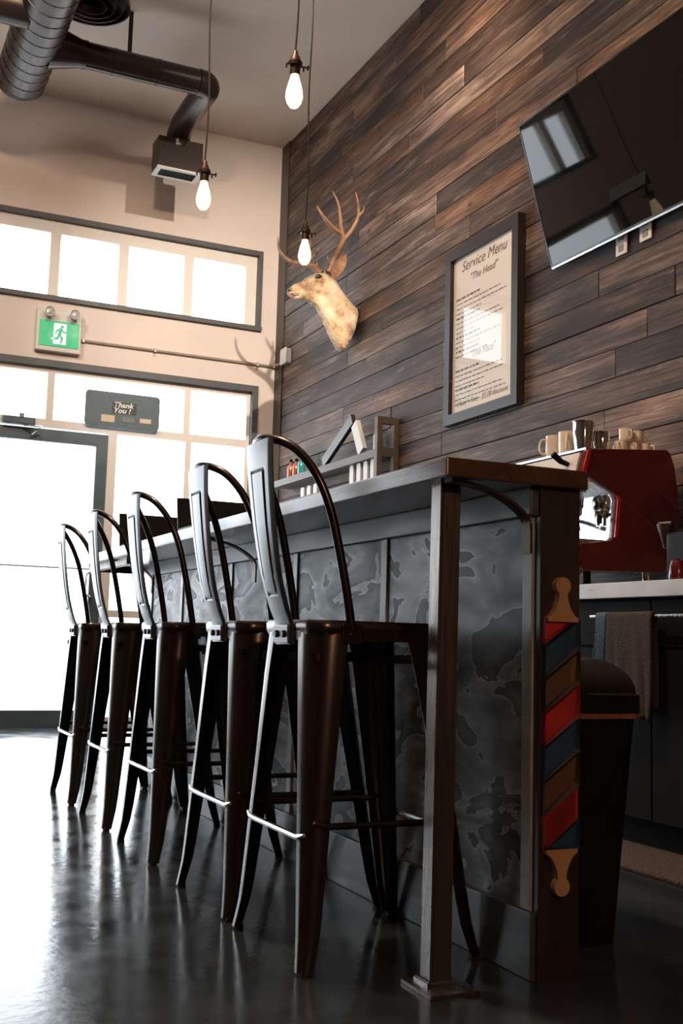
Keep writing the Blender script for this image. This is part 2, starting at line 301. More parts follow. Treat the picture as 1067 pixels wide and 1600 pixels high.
def smooth_path(pts, n=6):
    pts = [Vector(p) for p in pts]; out = []
    for i in range(len(pts) - 1):
        p0 = pts[max(i - 1, 0)]; p1 = pts[i]; p2 = pts[i + 1]; p3 = pts[min(i + 2, len(pts) - 1)]
        for k in range(n):
            t = k / n
            out.append(0.5 * ((2 * p1) + (-p0 + p2) * t + (2 * p0 - 5 * p1 + 4 * p2 - p3) * t * t + (-p0 + 3 * p1 - 3 * p2 + p3) * t ** 3))
    return out + [pts[-1]]
def obj(name, bm, mat, parent=None, smooth=False, ang=40):
    bmesh.ops.recalc_face_normals(bm, faces=bm.faces)
    if parent is not None:
        base = Vector(parent.location)
        if parent.parent is not None: base = base + Vector(parent.parent.location)
        bmesh.ops.translate(bm, verts=bm.verts, vec=-base)
    me = bpy.data.meshes.new(name); bm.to_mesh(me); bm.free(); me.materials.append(M[mat] if isinstance(mat, str) else mat)
    if smooth:
        for p in me.polygons: p.use_smooth = True
        try: me.set_sharp_from_angle(angle=math.radians(ang))
        except Exception: pass
    o = bpy.data.objects.new(name, me); C.objects.link(o)
    if parent is not None: o.parent = parent
    return o
def tag(o, label=None, cat=None, group=None, kind=None):
    if label: o['label'] = label
    if cat: o['category'] = cat
    if group: o['group'] = group
    if kind: o['kind'] = kind
    return o
def thing(name, label, cat, loc=(0, 0, 0), group=None):
    o = bpy.data.objects.new(name, None); C.objects.link(o); o.location = loc; o.empty_display_size = 0.1
    return tag(o, label, cat, group)
def struct(name, bm, mat, label=None, parent=None):
    return tag(obj(name, bm, mat, parent), label, None, None, 'structure')
def struct_root(name, label, loc=(0, 0, 0)):
    o = bpy.data.objects.new(name, None); C.objects.link(o); o.location = loc
    return tag(o, label, None, None, 'structure')
def text_mesh(s, size, shear=0.0, bold=0.0):
    cu = bpy.data.curves.new('t', 'FONT'); cu.body = s; cu.size = size; cu.shear = shear; cu.offset = bold; cu.align_x = 'CENTER'; cu.resolution_u = 3
    to = bpy.data.objects.new('t', cu); C.objects.link(to)
    bpy.context.view_layer.update()
    dg = bpy.context.evaluated_depsgraph_get()
    me = bpy.data.meshes.new_from_object(to.evaluated_get(dg))
    bpy.data.objects.remove(to); bpy.data.curves.remove(cu)
    return me
def text(name, s, size, f, mat, parent, shear=0.0, bold=0.0):
    """flat print: f(u,v) -> world point"""
    me = text_mesh(s, size, shear, bold); bm = bmesh.new(); bm.from_mesh(me); bpy.data.meshes.remove(me)
    for v in bm.verts: v.co = f(v.co.x, v.co.y)
    return obj(name, bm, mat, parent)

# ------------------------------------------------------------------ the setting
struct('floor', box(XL, W + 0.2, YB, D + 0.2, -0.1, 0), 'floor', 'dark polished concrete floor with bright window glare')
struct('ceiling', box(XL, W + 0.2, YB, D + 0.2, H, H + 0.15), 'ceilpaint', 'smooth beige ceiling crossed by dark ducts')
struct('wall_left', box(XL - 0.2, XL, YB - 0.2, D + 0.2, 0, H), 'backwall', 'plain wall across the room from the planks')
struct('wall_back', box(XL, W + 0.2, YB - 0.2, YB, 0, H), 'backwall', 'plain wall behind the camera')
WXL, WXR = -1.15, 3.055
Z1B, Z1T, Z2T = 3.262, 3.925, 2.77
b = bmesh.new(); Y0, Y1 = D, D + 0.2
bx(b, XL, W, Y0, Y1, Z1T, H); bx(b, WXL, WXR, Y0, Y1, Z2T, Z1B)
bx(b, WXR, W, Y0, Y1, 0, Z1T); bx(b, XL, WXL, Y0, Y1, 2.25, Z1T); bx(b, -1.45, WXL, Y0, Y1, 0, 2.25); bx(b, XL, -3.4, Y0, Y1, 0, 2.25); bx(b, -3.4, -1.45, Y0, Y1, 0, .68)
struct('wall_front', b, 'wallpaint', 'beige painted wall around the bright windows')
struct('pavement', box(-16, 12, D + 0.2, D + 14, -0.15, -0.06), 'pavement', 'pale pavement outside the glass door')

# clerestory window
w1 = struct_root('window_1', 'long high window of square panes above the exit sign', (1, D, Z1B))
def part(root, name, bm, mat, smooth=False, label=None, ang=40):
    o = obj(name, bm, mat, root, smooth, ang)
    if label: o['label'] = label
    return o
FD0, FD1 = D + 0.03, D + 0.12
part(w1, 'window_frame', box(WXL, WXR, FD0, FD1, Z1T - 0.125, Z1T), 'frame')
part(w1, 'window_frame', box(WXL, WXR, FD0, FD1, Z1B, Z1B + 0.03), 'frame')
part(w1, 'window_frame', box(2.957, WXR, FD0, FD1, Z1B + 0.03, Z1T - 0.125), 'frame')
part(w1, 'window_frame', box(WXL, WXL + 0.08, FD0, FD1, Z1B + 0.03, Z1T - 0.125), 'frame')
mull = [2.462, 1.923, 1.384, 0.845, 0.306, -0.233, -0.772]
for x in mull: part(w1, 'mullion', box(x - 0.039, x + 0.039, FD0, FD1, Z1B + 0.03, Z1T - 0.125), 'frame')
ed = [2.957] + [q for x in mull for q in (x + 0.039, x - 0.039)] + [WXL + 0.08]
for k in range(0, len(ed), 2): part(w1, 'pane', box(ed[k + 1], ed[k], D + 0.075, D + 0.081, Z1B + 0.03, Z1T - 0.125), 'glass')
def trim(name, x0, x1, z0, z1, t, bottom=True, label=None):
    b = bmesh.new(); y0, y1 = D - 0.022, D + 0.03
    bx(b, x0, x1, y0, y1, z1 - t, z1); bx(b, x0, x0 + t, y0, y1, z0, z1 - t); bx(b, x1 - t, x1, y0, y1, z0, z1 - t)
    if bottom: bx(b, x0 - 0.0, x1 + 0.004, y0 - 0.012, y1, z0 - t * 0.1, z0 + t * 0.9)
    return struct(name, b, 'darkpaint', label)
trim('trim_1', WXL - 0.033, WXR + 0.033, Z1B - 0.012, Z1T + 0.008, 0.036, True, 'dark trim around the high window')
trim('trim_2', WXL - 0.033, WXR + 0.033, 0.0, Z2T + 0.008, 0.05, False, 'dark trim around the lower shopfront glazing')
# shopfront glazing
w2 = struct_root('window_2', 'lower shopfront glazing beside and above the glass door', (1, D, 0))
def fr(x0, x1, z0, z1, nm='window_frame'): part(w2, nm, box(x0, x1, FD0, FD1, z0, z1), 'frame')
def pane(x0, x1, z0, z1): part(w2, 'pane', box(x0, x1, D + 0.075, D + 0.081, z0, z1), 'glass')
RT_, RB_ = 2.325, 2.262
fr(WXL, WXR, 2.69, Z2T); fr(3.008, WXR, 0, 2.69); fr(WXL, WXL + 0.07, 0, 2.69)
fr(WXL + 0.07, 3.008, RB_, RT_, 'transom')
fr(2.475, 2.528, RT_, 2.69, 'mullion'); fr(2.50, 2.548, 0.07, RB_, 'mullion'); fr(1.385, 1.44, RT_, 2.69, 'mullion')
fr(1.875, 1.945, 0, RB_, 'mullion'); fr(0.80, 0.87, 0, RB_, 'mullion'); fr(0.30, 0.355, RT_, 2.69, 'mullion'); fr(-0.18, -0.125, 0.07, RB_, 'mullion')
fr(1.945, 3.008, 0, 0.07); fr(WXL + 0.07, 0.80, 0, 0.07)
fr(1.945, 2.50, 0.83, 0.885, 'rail'); fr(2.548, 3.008, 0.83, 0.885, 'rail'); fr(WXL + .07, -0.18, 0.83, 0.885, 'rail'); fr(-0.125, 0.80, 0.83, 0.885, 'rail')
for a_, c_ in ((WXL + .07, .30), (.355, 1.385), (1.44, 2.475), (2.528, 3.008)): pane(a_, c_, RT_, 2.69)
for a_, c_ in ((1.945, 2.50), (2.548, 3.008), (WXL + .07, -.18), (-.125, .80)):
    pane(a_, c_, 0.885, RB_); pane(a_, c_, 0.07, 0.83)
w3 = struct_root('added_window_3', 'low window out of view, added for daylight on the bar front and stools', (-2.4, D, 0))  # unseen window, added to bring daylight onto bar front and stools
for q in ((-3.4, -1.45, .68, .76), (-3.4, -1.45, 2.18, 2.25), (-3.4, -3.33, .76, 2.18), (-1.52, -1.45, .76, 2.18)): part(w3, 'window_frame', box(q[0], q[1], FD0, FD1, q[2], q[3]), 'frame')
part(w3, 'mullion', box(-2.455, -2.395, FD0, FD1, .76, 2.18), 'frame')
for a_, c_ in ((-3.33, -2.455), (-2.395, -1.52)): part(w3, 'pane', box(a_, c_, D + .075, D + .081, .76, 2.18), 'glass')
# glass door
d1 = struct_root('door_1', 'tall glass door with slate frame with painted blue haze, pull handle and closer', (1.35, D, 0))
DY0, DY1 = D + 0.02, D + 0.07
part(d1, 'door_stile', box(1.782, 1.87, DY0, DY1, 0, 2.245), 'doorpaint'); part(d1, 'door_stile', box(0.875, 0.96, DY0, DY1, 0, 2.245), 'doorpaint')
part(d1, 'door_top_rail', box(0.96, 1.782, DY0, DY1, 2.15, 2.245), 'doorpaint'); part(d1, 'door_bottom_rail', box(0.96, 1.782, DY0, DY1, 0, 0.122), 'doorpaint')
part(d1, 'door_crossbar', tube(bmesh.new(), [(0.93, D - 0.02, 1.19), (1.80, D - 0.02, 1.19)], 0.006, 8), 'doorpaint', True)
part(d1, 'pane', box(0.96, 1.782, D + 0.04, D + 0.046, 0.122, 2.15), 'glass')
hp = smooth_path([(1.80, D + .02, 1.165), (1.775, D - .05, 1.165), (1.745, D - .055, 1.145), (1.742, D - .055, 1.08), (1.745, D - .055, 1.0), (1.775, D - .05, .982), (1.80, D + .02, .982)], 5)
part(d1, 'door_handle', tube(bmesh.new(), hp, 0.008, 8), 'steel', True)
cl = part(d1, 'door_closer', box(1.06, 1.30, D - 0.05, D + 0.02, 2.255, 2.31, 0.008), 'doorpaint')
b = bmesh.new(); tube(b, [(1.22, D - 0.03, 2.25), (1.34, D - 0.10, 2.235), (1.28, D - 0.03, 2.19)], 0.011, 6); lathe(b, [(.022, 0), (.022, .03)], 12, (1.20, D - .04, 2.305)); obj('closer_arm', b, 'steel', cl)

# plank wall
pw = struct('wall_right', box(W, W + 0.2, YB, D + 0.2, 0, H), 'darkwood', 'wall clad in weathered horizontal barn planks')
row_h = 0.1395
z = 0.0; r_ = 0
while z < H - 0.01:
    z1 = min(z + row_h, H - 0.002)
    y = -1.2 - random.random() * 1.2
    while y < 8.37:
        ln = random.choice((1.1, 1.5, 1.9, 2.3, 2.7)) + random.random() * 0.3
        y1 = min(y + ln, 8.37)
        if 8.37 - y1 < 0.35: y1 = 8.37
        if y1 > -0.6:
            t = 0.018 + random.random() * 0.007
            g = 0.0016
            b = bmesh.new(); cy, cz = (y + y1) / 2, (z + z1) / 2
            hy, hz = (y1 - y) / 2 - g, (z1 - z) / 2 - g; ch = 0.003; dz = (random.random() - .5) * 0.0015
            q = [(0, -hy, -hz), (0, hy, -hz), (0, hy, hz), (0, -hy, hz), (-t + ch, -hy, -hz), (-t + ch, hy, -hz), (-t + ch, hy, hz), (-t + ch, -hy, hz), (-t, -hy + ch, -hz + ch), (-t, hy - ch, -hz + ch), (-t, hy - ch, hz - ch + dz), (-t, -hy + ch, hz - ch + dz)]
            v = [b.verts.new(p) for p in q]
            for k in range(4):
                b.faces.new((v[k], v[(k + 1) % 4], v[4 + (k + 1) % 4], v[4 + k])); b.faces.new((v[4 + k], v[4 + (k + 1) % 4], v[8 + (k + 1) % 4], v[8 + k]))
            b.faces.new((v[8], v[9], v[10], v[11]))
            bmesh.ops.recalc_face_normals(b, faces=b.faces)
            me = bpy.data.meshes.new('plank'); b.to_mesh(me); b.free(); me.materials.append(M['plank'])
            o = bpy.data.objects.new('plank', me); C.objects.link(o); o.parent = pw; o.location = (W, cy, cz)
        y = y1
    z = z1; r_ += 1
struct('trim_3', box(W - 0.03, W, 8.37, D, 0, H), 'darkwood', 'dark vertical corner board at the end of the planks')

# ------------------------------------------------------------------ ducts on the ceiling
du = thing('air_duct', 'large dark spiral air duct under the ceiling with a branch to a vent box', 'duct', (0.93, 6.0, 4.5))
def xseg(name, pts, r, mat='duct', n=28): return part(du, name, tube(bmesh.new(), pts, r, n), mat, True)
MX, MZ = 0.925, 4.5
md = xseg('main_pipe', [(MX, 3.2, MZ), (MX, 7.58, MZ)], 0.165, n=36)
pts = [(MX + .166 * math.cos(a * 2 * PI / 20), 3.2 + a / 20 * 0.125, MZ + .166 * math.sin(a * 2 * PI / 20)) for a in range(int(4.38 / .125 * 20))]
part(du, 'spiral_seam', tube(bmesh.new(), pts, 0.0035, 4), 'duct', True)
b = bmesh.new(); lathe(b, [(.165, 0), (.168, .004), (.168, .03), (.15, .045), (.0, .05)], 36, (MX, 7.56, MZ), 'Y'); part(du, 'end_cap', b, 'duct', True)
BY = 7.06
b = bmesh.new(); lathe(b, [(.145, .10), (.12, .20), (.092, .30), (.092, .34)], 28, (MX, BY, MZ), 'X'); part(du, 'branch_collar', b, 'duct', True)
ar = [(MX + .3, BY, MZ), (2.03, BY, MZ)]
xseg('branch_pipe', ar, 0.086)
b = bmesh.new(); tube(b, [(MX + .34, BY - .02, MZ - .085), (2.02, BY - .02, MZ - .085)], .006, 6); part(du, 'branch_seam', b, 'duct', True)
for x in (1.45, 1.75): b = bmesh.new(); lathe(b, [(.086, -.012), (.0885, -.01), (.0885, .01), (.086, .012)], 28, (x, BY, MZ), 'X'); part(du, 'joint_band', b, 'duct', True)
el = smooth_path([(2.03, BY, MZ), (2.085, BY + .01, MZ), (2.115, BY + .06, MZ), (2.12, BY + .16, MZ), (2.12, 7.55, MZ), (2.12, 7.72, MZ - .01), (2.12, 7.81, MZ - .05), (2.12, 7.84, MZ - .13)], 4)
xseg('elbow_pipe', el, 0.09)
vb = part(du, 'vent_box', box(1.955, 2.30, 7.76, 7.94, 4.165, 4.40, 0.006), 'duct')
b = bmesh.new()
for q in ((1.955, 2.30, 7.76, 7.79), (1.955, 2.30, 7.91, 7.94), (1.955, 1.99, 7.79, 7.91), (2.265, 2.30, 7.79, 7.91)): bx(b, *q, 4.152, 4.166)
obj('grille_frame', b, 'signwhite', vb)
obj('grille_slot', box(1.99, 2.265, 7.79, 7.91, 4.158, 4.167), 'black', vb)
xseg('side_pipe', [(MX - .1, 6.62, MZ - .03), (-1.5, 6.62, MZ - .03)], 0.12)
for x, y, zt in ((1.55, BY, MZ + .08),):
    part(du, 'hanger_strap', box(x - .014, x + .014, y - .004, y + .004, zt, H - .001), 'duct')
rd = thing('ceiling_diffuser', 'round dark ceiling diffuser of concentric rings beside the large duct', 'vent', (1.235, 6.80, 4.70))
b = bmesh.new(); lathe(b, [(.07, H - 4.70), (.07, .1), (.23, .05), (.245, .03), (.245, 0), (.235, 0), (.22, .04), (.0, .06)], 40, (1.235, 6.80, 4.70)); part(rd, 'bell', b, 'duct', True)
for r0 in (.19, .14, .09):
    b = bmesh.new(); lathe(b, [(r0 - .03, .035), (r0, .0), (r0 + .006, .0), (r0 - .024, .04)], 36, (1.235, 6.80, 4.695)); part(rd, 'ring', b, 'duct', True)

# ------------------------------------------------------------------ pendants
def pendant(loc, label, top=H, sway=0.0):
    t = thing('pendant_lamp', label, 'lamp', loc, 'bare bulb pendants hung over the bar')
    x, y, zc = loc                         # centre of the bulb
    s = 1.0
    b = bmesh.new(); lathe(b, [(.0, -.070), (.016, -.068), (.027, -.052), (.0325, -.03), (.031, -.008), (.024, .022), (.017, .045), (.0145, .06), (.0145, .066)], 24, loc)
    part(t, 'bulb', b, 'bulb', True, 'glowing clear filament bulb')
    sk = bmesh.new(); lathe(sk, [(.017, .056), (.019, .058), (.019, .09), (.026, .092), (.027, .104), (.021, .112), (.017, .125), (.011, .135), (.008, .15), (.004, .152)], 20, loc)
    so = part(t, 'socket', sk, 'socket', True)
    k = bmesh.new(); tube(k, [(x + .015, y, zc + .094), (x + .045, y - .005, zc + .094)], .0035, 6); lathe(k, [(.003, 0), (.010, .002), (.010, .006), (.003, .008)], 10, (x + .045, y - .005, zc + .094), 'X'); obj('switch_key', k, 'socket', so)
    for sgn in (-1, 1): tube_b = tube(bmesh.new(), [(x + sgn * .022, y, zc + .097), (x + sgn * .034, y, zc + .092), (x + sgn * .034, y, zc + .078)], .004, 6); obj('shade_screw', tube_b, 'socket', so)
    n = 14; pts = [(x + sway * math.sin(i / n * 5.0) * (1 - i / n) + 0.006 * math.sin(i * 1.1), y + .004 * math.cos(i * .9), zc + .148 + (top - zc - .148) * i / n) for i in range(n + 1)]
    part(t, 'cord', tube(bmesh.new(), smooth_path(pts, 3), .0042, 6), 'cord', True)
    b = bmesh.new(); lathe(b, [(.05, -.02), (.05, 0)], 20, (x, y, top)); part(t, 'ceiling_cup', b, 'socket', True)
pendant((1.414, 3.634, 2.717), 'bare bulb pendant hanging highest, against the ceiling near the top')
pendant((1.332, 4.46, 2.602), 'bare bulb pendant hanging in front of the vent box and beige wall')
pendant((2.002, 4.928, 2.613), 'bare bulb pendant hanging in front of the deer antlers')

# ------------------------------------------------------------------ the bar
BX0, BX1, BY0, BY1 = 1.149, 1.512, 2.0, 5.86; BZT, BTH = 1.09, 0.042
KX0, KX1, KY1 = 1.40, 1.505, 5.27
bar = thing('bar_counter', 'long bar with thick brown wooden top, slate panelled front and steel post', 'bar', (1.4, 2.0, 0))
b = bmesh.new(); bx(b, BX0, BX1, BY0, BY1, BZT - BTH, BZT, 0.004); part(bar, 'bar_top', b, 'bartop', label='thick varnished wooden bar top')
part(bar, 'bar_wall', box(KX0 + .012, KX1 - .002, 2.045, KY1, 0, BZT - BTH), 'black')
part(bar, 'end_board', box(KX0 + 0.0, KX1, 2.022, 2.045, 0, BZT - BTH), 'darkwood')
part(bar, 'top_rail', box(KX0 - .02, KX0 + .012, 2.03, KY1, 0.985, BZT - BTH, .003), 'rail')
part(bar, 'baseboard', box(KX0 - .012, KX0 + .012, 2.03, KY1, 0, 0.14, .003), 'rail')
bt = [2.062, 2.769, 3.424, 4.084, 4.740, 5.25]
for y in bt: part(bar, 'batten', box(KX0 - .006, KX0 + .012, y - .0185, y + .0185, 0.14, 0.985, .002), 'batten')
for a_, c_ in zip(bt, bt[1:]):
    o = part(bar, 'front_panel', box(KX0, KX0 + .012, a_ + .0185, c_ - .0185, 0.14, 0.985), 'ply')
# post: leans a little, as it does on the spot
pb, pt_ = Vector((1.162, 2.052, 0.008)), Vector((1.184, 2.080, BZT - BTH)); s_ = 0.05
b = bmesh.new(); hexa(b, [pb, pb + Vector((s_, 0, 0)), pb + Vector((s_, s_, 0)), pb + Vector((0, s_, 0)), pt_, pt_ + Vector((s_, 0, 0)), pt_ + Vector((s_, s_, 0)), pt_ + Vector((0, s_, 0))])
bmesh.ops.bevel(b, geom=[e for e in b.edges if abs((e.verts[0].co - e.verts[1].co).normalized().z) > .9], offset=.005, segments=3, affect='EDGES')
po = part(bar, 'steel_post', b, 'post', True, 'worn square steel post')
obj('base_plate', box(1.128, 1.245, 1.992, 2.118, 0, 0.008, .001), 'post', po)
b = bmesh.new(); tube(b, [(1.158, 2.05, .010), (1.158, 2.108, .010)], .006, 6); tube(b, [(1.158, 2.049, .010), (1.216, 2.049, .010)], .006, 6); obj('weld_bead', b, 'rung', po)
def strap(y):
    p = [(BX0 + .03, y, 1.043), (BX0 + .08, y, 1.040), (BX0 + .14, y, 1.027), (BX0 + .19, y, 1.004), (BX0 + .222, y, .978), (KX0 - .022, y, .955), (KX0 - .022, y, .90)]
    p = smooth_path(p, 4); b = bmesh.new(); hw, th = .016, .006
    for i in range(len(p) - 1):
        a, c = p[i], p[i + 1]; t = (c - a).normalized(); nrm = Vector((-t.z, 0, t.x)) * th
        hexa(b, [a - Vector((0, hw, 0)), c - Vector((0, hw, 0)), c + Vector((0, hw, 0)), a + Vector((0, hw, 0)), a - Vector((0, hw, 0)) + nrm, c - Vector((0, hw, 0)) + nrm, c + Vector((0, hw, 0)) + nrm, a + Vector((0, hw, 0)) + nrm])
    part(bar, 'bracket', b, 'strap')
for y in (2.045, 3.78, 5.20): strap(y)
b = bmesh.new(); bx(b, 1.20, 1.235, KY1 - .3, BY1 - .08, BZT - BTH - .03, BZT - BTH); bx(b, 1.43, 1.465, KY1, BY1 - .08, BZT - BTH - .03, BZT - BTH); bx(b, 1.235, 1.43, BY1 - .115, BY1 - .08, BZT - BTH - .03, BZT - BTH)
part(bar, 'under_frame', b, 'strap')

# striped pole on the bar end
yb_ = 2.022
bp = thing('barber_pole_board', 'wooden barber pole cutout of red and blue frames with pawn shaped ends', 'wall decor', (1.45, yb_, 0.25))
def clip(poly, z0, z1):
    for lim, keep in ((z0, 1), (z1, -1)):
        out = []
        for i in range(len(poly)):
            a, c = poly[i], poly[(i + 1) % len(poly)]
            ia, ic = keep * (a[1] - lim) >= 0, keep * (c[1] - lim) >= 0
            if ia: out.append(a)
            if ia != ic:
                t = (lim - a[1]) / (c[1] - a[1]); out.append((a[0] + (c[0] - a[0]) * t, lim))
        poly = out
        if len(poly) < 3: return []
    return poly
px0, px1 = 1.405, 1.497; zb_, zt_ = 0.272, 0.758; rise = 0.062; sh = 0.0725
zs = 0.758 - .062 - sh + .01; k = 0
kinds = ['red', 'blue', 'wood']
seq = []
z = zs + sh
while z > zb_ - .1:
    seq.append(z); z -= sh
for k, z in enumerate(seq):
    kind = kinds[k % 3]
    poly = clip([(px0, z), (px1, z + rise), (px1, z + rise + sh - .003), (px0, z + sh - .003)], zb_, zt_)
    if len(poly) < 3: continue
    b = bmesh.new(); prism(b, poly, (0, -.016), lambda u, v, d: (u, yb_ + d, v))
    bmesh.ops.recalc_face_normals(b, faces=b.faces)
    ff = [f for f in b.faces if f.normal.y < -.9]
    bmesh.ops.inset_region(b, faces=ff, thickness=.010, depth=0)
    ff = [f for f in b.faces if f.normal.y < -.9 and all(v.co.y < yb_ - .01 for v in f.verts)]
    inner = min(ff, key=lambda f: max(abs(v.co.x - (px0 + px1) / 2) for v in f.verts))
    bmesh.ops.translate(b, verts=list(inner.verts), vec=(0, .009, 0))
    brd = {'red': 'barredd', 'blue': 'barblued', 'wood': 'darkwood'}[kind]; inn = {'red': 'barred', 'blue': 'barblue', 'wood': 'varnish'}[kind]
    idx = inner.index; b.faces.index_update(); idx = inner.index
    o = part(bp, 'stripe', b, brd); o.data.materials.append(M[inn]); o.data.polygons[idx].material_index = 1
def pawn(z0, sgn, name):
    prof = [(.040, 0), (.040, .008), (.030, .014), (.020, .028), (.013, .045), (.011, .058)]
    cz = .072; rr = .0195
    arc = [(rr * math.sin(a), cz + .006 - rr * math.cos(a)) for a in [0.6 + i * (PI - .6) / 10 for i in range(11)]]
    half = prof + arc
    cx = (px0 + px1) / 2
    poly = [(cx + r, z0 + sgn * h) for r, h in half] + [(cx - r, z0 + sgn * h) for r, h in half[::-1]]
    b = bmesh.new(); prism(b, poly, (0, -.016), lambda u, v, d: (u, yb_ + d, v)); part(bp, name, b, 'palewood', label='pale wooden pawn shaped end')
pawn(zt_ - .004, 1, 'finial'); pawn(zb_ - .0, -1, 'finial')

# ------------------------------------------------------------------ bar stools
def make_stool():
    t = thing('bar_stool', '', 'stool', (0, 0, 0), 'gunmetal stools along the bar')
    # seat: rounded square pan with a turned-down lip
    def rsq(h, r, n=6):
        out = []
        for cx, cy, a0 in ((h - r, h - r, 0), (-h + r, h - r, PI / 2), (-h + r, -h + r, PI), (h - r, -h + r, 1.5 * PI)):
            for k in range(n + 1): a = a0 + k * PI / 2 / n; out.append((cx + r * math.cos(a), cy + r * math.sin(a)))
        return out
    b = bmesh.new(); rings = []
    for h, r, z in ((.150, .03, .712), (.160, .045, .712), (.163, .045, .722), (.163, .045, .738), (.158, .042, .745), (.148, .04, .744), (.10, .03, .738), (.03, .01, .737)):
        rings.append([b.verts.new((x, y, z)) for x, y in rsq(h, r)])
    for a, c in zip(rings, rings[1:]):
        n = len(a)
        for k in range(n): b.faces.new((a[k], a[(k + 1) % n], c[(k + 1) % n], c[k]))
    b.faces.new(rings[-1]); b.faces.new(rings[0][::-1])
    part(t, 'seat', b, 'gun', True)
    # four sheet-metal corner legs
    levels = [(.735, .160, .090, .066), (.70, .163, .086, .064), (.62, .170, .079, .060), (.40, .186, .062, .047), (.12, .208, .043, .030), (.075, .212, .039, .027), (.035, .218, .034, .023), (.006, .223, .031, .020)]
    for sx in (-1, 1):
        for sy in (-1, 1):
            b = bmesh.new(); outer = []; inner = []
            for z, c, w, r in levels:
                def prof(off):
                    cc = c - off; pts = [(cc, cc - w + off)]
                    rr = max(r - off, .003)
                    for k in range(11): a = k * PI / 2 / 10; pts.append((cc - rr + rr * math.cos(a), cc - rr + rr * math.sin(a)))
                    pts.append((cc - w + off, cc)); return pts
                outer.append([b.verts.new((sx * x, sy * y, z)) for x, y in prof(0)])
                inner.append([b.verts.new((sx * x, sy * y, z)) for x, y in prof(.0035)])
            n = len(outer[0])
            for a, c_, inv in ((outer, outer, 0), (inner, inner, 1)):
                for i in range(len(levels) - 1):
                    for k in range(n - 1): b.faces.new((a[i][k], a[i][k + 1], a[i + 1][k + 1], a[i + 1][k]))
            for i in range(len(levels) - 1):
                for k in (0, n - 1): b.faces.new((outer[i][k], inner[i][k], inner[i + 1][k], outer[i + 1][k]))
            for i in (0, -1):
                for k in range(n - 1): b.faces.new((outer[i][k], outer[i][k + 1], inner[i][k + 1], inner[i][k]))
            lg = part(t, 'leg', b, 'gun', True, ang=50)
            f = bmesh.new(); bx(f, sx * .2235 - .011 - sx * .016, sx * .2235 + .011 - sx * .016, sy * .2235 - .011 - sy * .016, sy * .2235 + .011 - sy * .016, 0, .010, .002); obj('foot_cap', f, 'rubber', lg)
    # aprons between the leg tops
    part(t, 'apron', box(-.1625, -.159, -.09, .09, .698, .735), 'gunlight'); part(t, 'apron', box(.159, .1625, -.09, .09, .70, .735), 'gun')
    part(t, 'apron', box(-.09, .09, -.1625, -.159, .70, .735), 'gun'); part(t, 'apron', box(-.09, .09, .159, .1625, .70, .735), 'gun')
    # foot rungs with flattened ends
    for ax, sg, z in (('x', -1, .272), ('x', 1, .272), ('y', -1, .30), ('y', 1, .30)):
        c = .192; e = .176
        f = (lambda u, w: (sg * c, u, z + w)) if ax == 'x' else (lambda u, w: (u, sg * c, z + w))
        b = bmesh.new(); tube(b, [f(-e, .010), f(-e + .022, .002), f(-e + .04, 0), f(e - .04, 0), f(e - .022, .002), f(e, .010)], [.004, .009, .0075, .0075, .009, .004], 8)
        part(t, 'foot_rung', b, 'rung' if ax == 'x' else 'gun', True)
    b = bmesh.new(); hexa(b, [(-.165, -.155, .652), (-.155, -.165, .652), (.165, .155, .652), (.155, .165, .652), (-.165, -.155, .672), (-.155, -.165, .672), (.165, .155, .672), (.155, .165, .672)]); part(t, 'cross_brace', b, 'gun')
    b = bmesh.new(); hexa(b, [(-.165, .155, .650), (-.155, .165, .650), (.165, -.155, .650), (.155, -.165, .650), (-.165, .155, .670), (-.155, .165, .670), (.165, -.155, .670), (.155, -.165, .670)]); part(t, 'cross_brace', b, 'gun')
    # hoop
    hp = [(-.068, -.162, .725), (-.078, -.162, .80), (-.095, -.160, .90), (-.117, -.156, 1.0), (-.146, -.145, 1.075), (-.182, -.117, 1.130), (-.212, -.066, 1.157), (-.226, 0, 1.165)]
    hp = hp + [(x, -y, z) for x, y, z in hp[-2::-1]]
    ho = part(t, 'back_hoop', tube(bmesh.new(), smooth_path(hp, 5), .0105, 10), 'gun', True)
    for sy in (-1, 1): b = bmesh.new(); bx(b, -.093, -.043, sy * .165 - .003, sy * .165 + .003, .692, .737, .002); lathe(b, [(.006, -.005), (.006, .005)], 10, (-.068, sy * .168, .712), 'Y'); obj('hoop_lug', b, 'gun', ho)
    # splat with an embossed tongue
    path = smooth_path([(-.168, 0, .688), (-.170, 0, .735), (-.184, 0, .775), (-.203, 0, .85), (-.218, 0, .95), (-.228, 0, 1.06), (-.231, 0, 1.12), (-.231, 0, 1.160)], 14)
    NV = 41; b = bmesh.new(); fr_, bk = [], []
    for i, p in enumerate(path):
        zz = p.z; s = max(0, min(1, (zz - .74) / .43)); hw = .056 + .032 * s
        rf, rb = [], []
        for j in range(NV):
            u = -1 + 2 * j / (NV - 1); y = u * hw
            tw = .026 + .018 * s; tz0, tz1 = .80, 1.09
            d = max(abs(y) - tw, tz0 - zz, zz - tz1)
            emb = .0012 if d < -.004 else (-.0035 if d < .0015 else 0)
            edge = -.003 * max(0, abs(u) - .8) / .2 * -1
            x = p.x - emb + edge - .004 * (1 - u * u)
            rf.append(b.verts.new((x, y, zz))); rb.append(b.verts.new((x + .003, y, zz)))
        fr_.append(rf); bk.append(rb)
    for g in (fr_, bk):
        for i in range(len(g) - 1):
            for j in range(NV - 1): b.faces.new((g[i][j], g[i][j + 1], g[i + 1][j + 1], g[i + 1][j]))
    for i in range(len(path) - 1):
        for j in (0, NV - 1): b.faces.new((fr_[i][j], bk[i][j], bk[i + 1][j], fr_[i + 1][j]))
    for i in (0, -1):
        for j in range(NV - 1): b.faces.new((fr_[i][j], fr_[i][j + 1], bk[i][j + 1], bk[i][j]))
